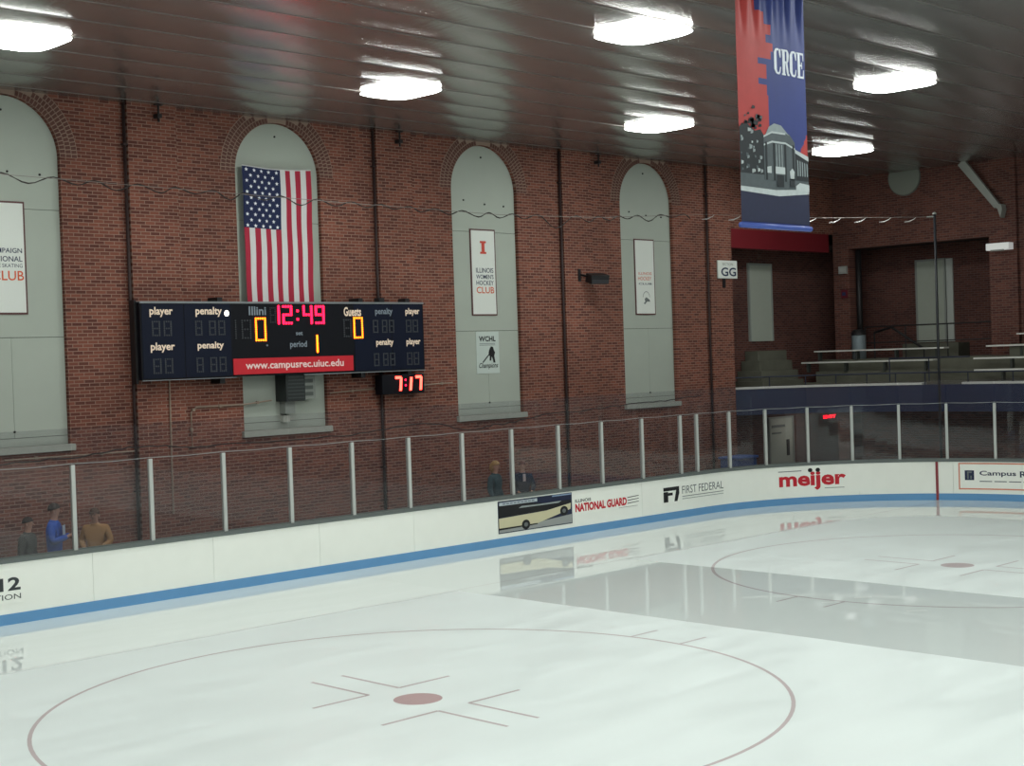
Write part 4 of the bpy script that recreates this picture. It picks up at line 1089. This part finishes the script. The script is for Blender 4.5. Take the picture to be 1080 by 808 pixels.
# ---------------------------------------------------------------- spectators behind the glass
SKIN = mat('skin', 'b08672', .55)
def skin_obj(name, V_, E_, m, parent, sub=2, root=0):
    me = bpy.data.meshes.new(name); me.from_pydata([v[:3] for v in V_], E_, []); me.materials.append(m)
    o = bpy.data.objects.new(name, me); COL.objects.link(o); o.parent = parent
    o.modifiers.new('skin', 'SKIN')
    if not me.skin_vertices:
        bm = bmesh.new(); bm.from_mesh(me); bm.verts.layers.skin.verify(); bm.to_mesh(me); bm.free()
    sv = me.skin_vertices[0].data
    for k, v in enumerate(V_):
        sv[k].radius = (v[3], v[4] if len(v) > 4 else v[3]); sv[k].use_root = (k == root)
    md = o.modifiers.new('sub', 'SUBSURF'); md.levels = sub; md.render_levels = sub
    for mo in o.modifiers:
        if mo.type == 'SKIN': mo.use_smooth_shade = True
    return o
def person(label, loc, rz, hgt, coat, legs, hair, arms='down', hairstyle='short', lean=0., extra=None):
    t = thing('person', loc, label, 'person', rz=rz); k = hgt / 1.75; t.scale = (k, k, k)
    fz = -1   # the figure faces -Y
    J = dict(pel=(0, 0, .95), sp=(0, 0, 1.12), ch=(0, .01 + lean * .2, 1.32), nk=(0, lean * .5, 1.46), nk2=(0, -.015 + lean * .6, 1.53), hd=(0, -.03 + lean * .8, 1.62), tp=(0, -.02 + lean, 1.70))
    V_ = []; E_ = []
    def add(p, rx, ry=None, par=None):
        V_.append((*p, rx, ry or rx)); i = len(V_) - 1
        if par is not None: E_.append((par, i))
        return i
    a = add(J['pel'], .13, .10); s1 = add(J['sp'], .12, .09, a); s2 = add(J['ch'], .15, .10, s1); n1 = add(J['nk'], .06, .06, s2); n2 = add(J['nk2'], .052, .055, n1)
    h1 = add(J['hd'], .078, .092, n2); h2 = add(J['tp'], .07, .085, h1)
    arm = {}
    for sx in (-1, 1):
        sh = add((sx * .19, .01 + lean * .2, 1.38), .055, None, s2)
        if arms == 'down': el = (sx * .26, .03, 1.12); wr = (sx * .25, -.08, .88)
        elif arms == 'front': el = (sx * .27, -.02, 1.13); wr = (sx * .09, -.25, 1.2)
        else: el = (sx * .28, .0, 1.12); wr = (sx * .16, -.22, 1.02)
        e = add(el, .042, None, sh); w = add(wr, .028, None, e); arm[sx] = (el, wr)
        dv = (Vector(wr) - Vector(el)).normalized(); side = Vector((-sx, 0, 0))
        pm = Vector(wr) + dv * .07; p_ = add(tuple(pm), .034, .016, w)
        hp = add((sx * .095, 0, .86), .085, None, a); kn = add((sx * .105, -.015, .49), .055, None, hp); an = add((sx * .11, .02, .09), .038, None, kn)
        ft = add((sx * .12, -.12, .035), .035, None, an)
    body = skin_obj('body', V_, E_, SKIN, t)
    # fingers: each its own short chain rooted in the palm
    for sx in (-1, 1):
        el, wr = arm[sx]; dv = (Vector(wr) - Vector(el)).normalized(); ax = dv.cross(Vector((0, 0, 1)))
        ax = ax.normalized() if ax.length > .1 else Vector((0, 1, 0)); nrm = dv.cross(ax).normalized()
        for q, L_ in enumerate((.062, .072, .067, .052)):
            b0 = Vector(wr) + dv * .07 + ax * (.024 - q * .016)
            skin_obj('finger', [(*b0, .009), (*(b0 + dv * .04), .009), (*(b0 + dv * (.04 + L_ * .5) + nrm * .012), .008), (*(b0 + dv * (.04 + L_ * .85) + nrm * .03), .007)], [(0, 1), (1, 2), (2, 3)], SKIN, body, 1)
        b0 = Vector(wr) + dv * .03 + ax * .028
        skin_obj('thumb', [(*b0, .012), (*(b0 + ax * .025 + dv * .03), .010), (*(b0 + ax * .03 + dv * .06 + nrm * .012), .008)], [(0, 1), (1, 2)], SKIN, body, 1)
    hd = Vector(J['hd'])
    # face
    me_ = MB(); me_.tube([(hd.x, hd.y - .085, hd.z + .02), (hd.x, hd.y - .108, hd.z - .012), (hd.x, hd.y - .09, hd.z - .022)], [.008, .015, .010], 8); me_.v = [tuple(Vector(v) + t.location) for v in me_.v]; me_.build('nose', SKIN, t, smooth=True)
    for nm, off, sz, m_ in (('eye', .033, (.011, .006, .007), mat('eye_dark', '201816', .3)), ('ear', .084, (.012, .022, .03), SKIN)):
        for sx in (-1, 1):
            me_ = MB(); yy = hd.y - .082 if nm == 'eye' else hd.y + .01; c_ = (hd.x + sx * off, yy, hd.z + (.022 if nm == 'eye' else 0))
            me_.lathe([(max(.001, math.sin(PI * q / 6)), -math.cos(PI * q / 6)) for q in range(7)], (0, 0, 0), 10)
            me_.v = [(c_[0] + v[0] * sz[0] + t.location.x, c_[1] + v[1] * sz[1] + t.location.y, c_[2] + v[2] * sz[2] + t.location.z) for v in me_.v]
            me_.build(nm, m_, t, smooth=True)
    me_ = MB(); me_.box((hd.x - .022, hd.y - .090, hd.z - .05), (hd.x + .022, hd.y - .080, hd.z - .043)); me_.v = [tuple(Vector(v) + t.location) for v in me_.v]; me_.build('mouth', mat('lips', '7b4640', .5), t)
    # hair or cap
    me_ = MB(); n = 16; prof = []
    for q in range(7):
        al = PI / 2 * q / 6; prof.append((.099 * math.cos(al) + .001, .112 * math.sin(al)))
    me_.lathe(prof, (0, 0, 0), n); ht = .02 if hairstyle != 'long' else .0
    me_.v = [(v[0] * .95 + hd.x + t.location.x, v[1] * 1.08 + hd.y + .018 + t.location.y, v[2] + hd.z + .035 + (.35 * v[1] if v[2] < .01 else 0) * -.6 + t.location.z) for v in me_.v]
    hr = me_.build('hair', hair, t, smooth=True)
    if hairstyle == 'long':
        me_ = MB(); me_.tube([(hd.x, hd.y + .06, hd.z + .06), (hd.x, hd.y + .08, hd.z - .03), (hd.x, hd.y + .07, hd.z - .13)], [.08, .085, .05], 12); me_.v = [tuple(Vector(v) + t.location) for v in me_.v]; me_.build('hair', hair, t, smooth=True)
    if hairstyle == 'cap':
        me_ = MB(); me_.prism([(hd.x - .06, hd.y - .07), (hd.x - .05, hd.y - .16), (hd.x + .05, hd.y - .16), (hd.x + .06, hd.y - .07)], lambda u, v, d: (u + t.location.x, v + t.location.y, hd.z + .055 + d + t.location.z), .01); me_.build('cap_peak', hair, t)
    # coat
    V2 = []; E2 = []
    def add2(p, rx, ry=None, par=None):
        V2.append((*p, rx, ry or rx)); i = len(V2) - 1
        if par is not None: E2.append((par, i))
        return i
    c0 = add2((0, 0, .84), .185, .14); c1 = add2((0, 0, 1.08), .175, .135, c0); c2 = add2(J['ch'], .185, .14, c1); c3 = add2((0, J['nk'][1], 1.44), .10, .09, c2); c4 = add2((0, J['nk'][1] - .005, 1.49), .078, .08, c3)
    for sx in (-1, 1):
        el, wr = arm[sx]
        sh = add2((sx * .2, .01 + lean * .2, 1.37), .085, None, c2); e = add2(el, .068, None, sh); w = add2(tuple(Vector(wr).lerp(Vector(el), .05)), .05, None, e)
    skin_obj('jacket', V2, E2, coat, t)
    V3 = [(0, 0, .93, .15, .12)]; E3 = []
    for sx in (-1, 1):
        i = len(V3); V3 += [(sx * .095, 0, .82, .10, .10), (sx * .105, -.015, .48, .075, .075), (sx * .11, .02, .12, .062, .062)]; E3 += [(0, i), (i, i + 1), (i + 1, i + 2)]
    skin_obj('trousers', V3, E3, legs, t)
    for sx in (-1, 1): skin_obj('shoe', [(sx * .11, .05, .05, .045), (sx * .112, -.06, .045, .045), (sx * .12, -.16, .035, .036)], [(0, 1), (1, 2)], DARK, t, 2)
    if extra: extra(t)
    return t
JN = mat('jeans', '2a3347', .8); BK = mat('black_cloth', '1e2022', .85)
def patch(colr, w=.1, h=.09, cx=0, cz=1.3):
    def f(t):
        mb = MB(); 
        for q in range(5):
            u0 = -w + 2 * w * q / 5; u1 = -w + 2 * w * (q + 1) / 5
            g_ = lambda u: -.178 + (u * u) * 1.4
            mb.face([(cx + u0 + t.location.x, g_(u0) + t.location.y, cz - h + t.location.z), (cx + u1 + t.location.x, g_(u1) + t.location.y, cz - h + t.location.z),
                     (cx + u1 + t.location.x, g_(u1) + t.location.y, cz + h + t.location.z), (cx + u0 + t.location.x, g_(u0) + t.location.y, cz + h + t.location.z)])
        mb.build('shirt_print', colr, t)
    return f
person('person in a dark green jacket, shortest of the three behind the left glass', (.2, 10.75, -.015), .7, 1.66, mat('coat_olive', '3a3a36', .85), JN, mat('hair_dark', '2c211d', .8))
person('person in a bright blue hooded jacket with a white print, hands held in front', (.68, 10.7, -.015), .9, 1.86, mat('coat_blue', '2450a8', .8), JN, mat('hair_dark', '2c211d', .8), 'front', extra=patch(mat('print_pale', 'a8b8cc', .7), .11, .09, 0, 1.30))
person('person in a tan coat just right of the leftmost glass post in the photo', (1.5, 10.7, -.015), -.8, 1.70, mat('coat_tan', 'a07a50', .85), BK, mat('hair_brown', '4a3428', .8), 'hip', 'cap', lean=-.05)
person('fair-haired person in a teal jacket behind the glass above the bus advert', (11.85, 10.9, -.015), 0.4, 1.80, mat('coat_teal', '27434a', .85), JN, mat('hair_fair', '9a7a50', .8), 'down', 'long')
person('red-haired person in a dark coat with pale collar, above the middle of the bus advert', (12.75, 10.9, -.015), -.5, 1.74, mat('coat_navy', '1a1d2c', .85), BK, mat('hair_red', '5d2f28', .8), 'hip', extra=patch(mat('collar_pale', 'b9a8a4', .7), .035, .09, 0, 1.36))

# ---------------------------------------------------------------- camera, world, colour
cam = bpy.data.cameras.new('camera'); co = bpy.data.objects.new('camera', cam); COL.objects.link(co)
yaw, pitch, roll, fpx = .7759, -.017, -.0334, 1533.62
f = Vector((math.sin(yaw) * math.cos(pitch), math.cos(yaw) * math.cos(pitch), math.sin(pitch)))
r = Vector((math.cos(yaw), -math.sin(yaw), 0)); u = r.cross(f)
r2 = r * math.cos(roll) + u * math.sin(roll); u2 = -r * math.sin(roll) + u * math.cos(roll)
M = Matrix(((r2.x, u2.x, -f.x, -11.6447), (r2.y, u2.y, -f.y, -13.7187), (r2.z, u2.z, -f.z, 4.18), (0, 0, 0, 1)))
co.matrix_world = M
cam.sensor_fit = 'HORIZONTAL'; cam.sensor_width = 36; cam.lens = fpx / 1080 * 36; cam.clip_start = .1; cam.clip_end = 300
SC.camera = co
w = bpy.data.worlds.new('world'); SC.world = w; w.use_nodes = True
w.node_tree.nodes['Background'].inputs[0].default_value = (.5, .5, .5, 1); w.node_tree.nodes['Background'].inputs[1].default_value = .05
vs = SC.view_settings; vs.view_transform = 'Standard'; vs.look = 'None'; vs.gamma = 1; vs.use_curve_mapping = False; vs.exposure = 0
SC.cycles.use_denoising = True
SC.cycles.max_bounces = 8; SC.cycles.transparent_max_bounces = 12; SC.cycles.sample_clamp_indirect = 4
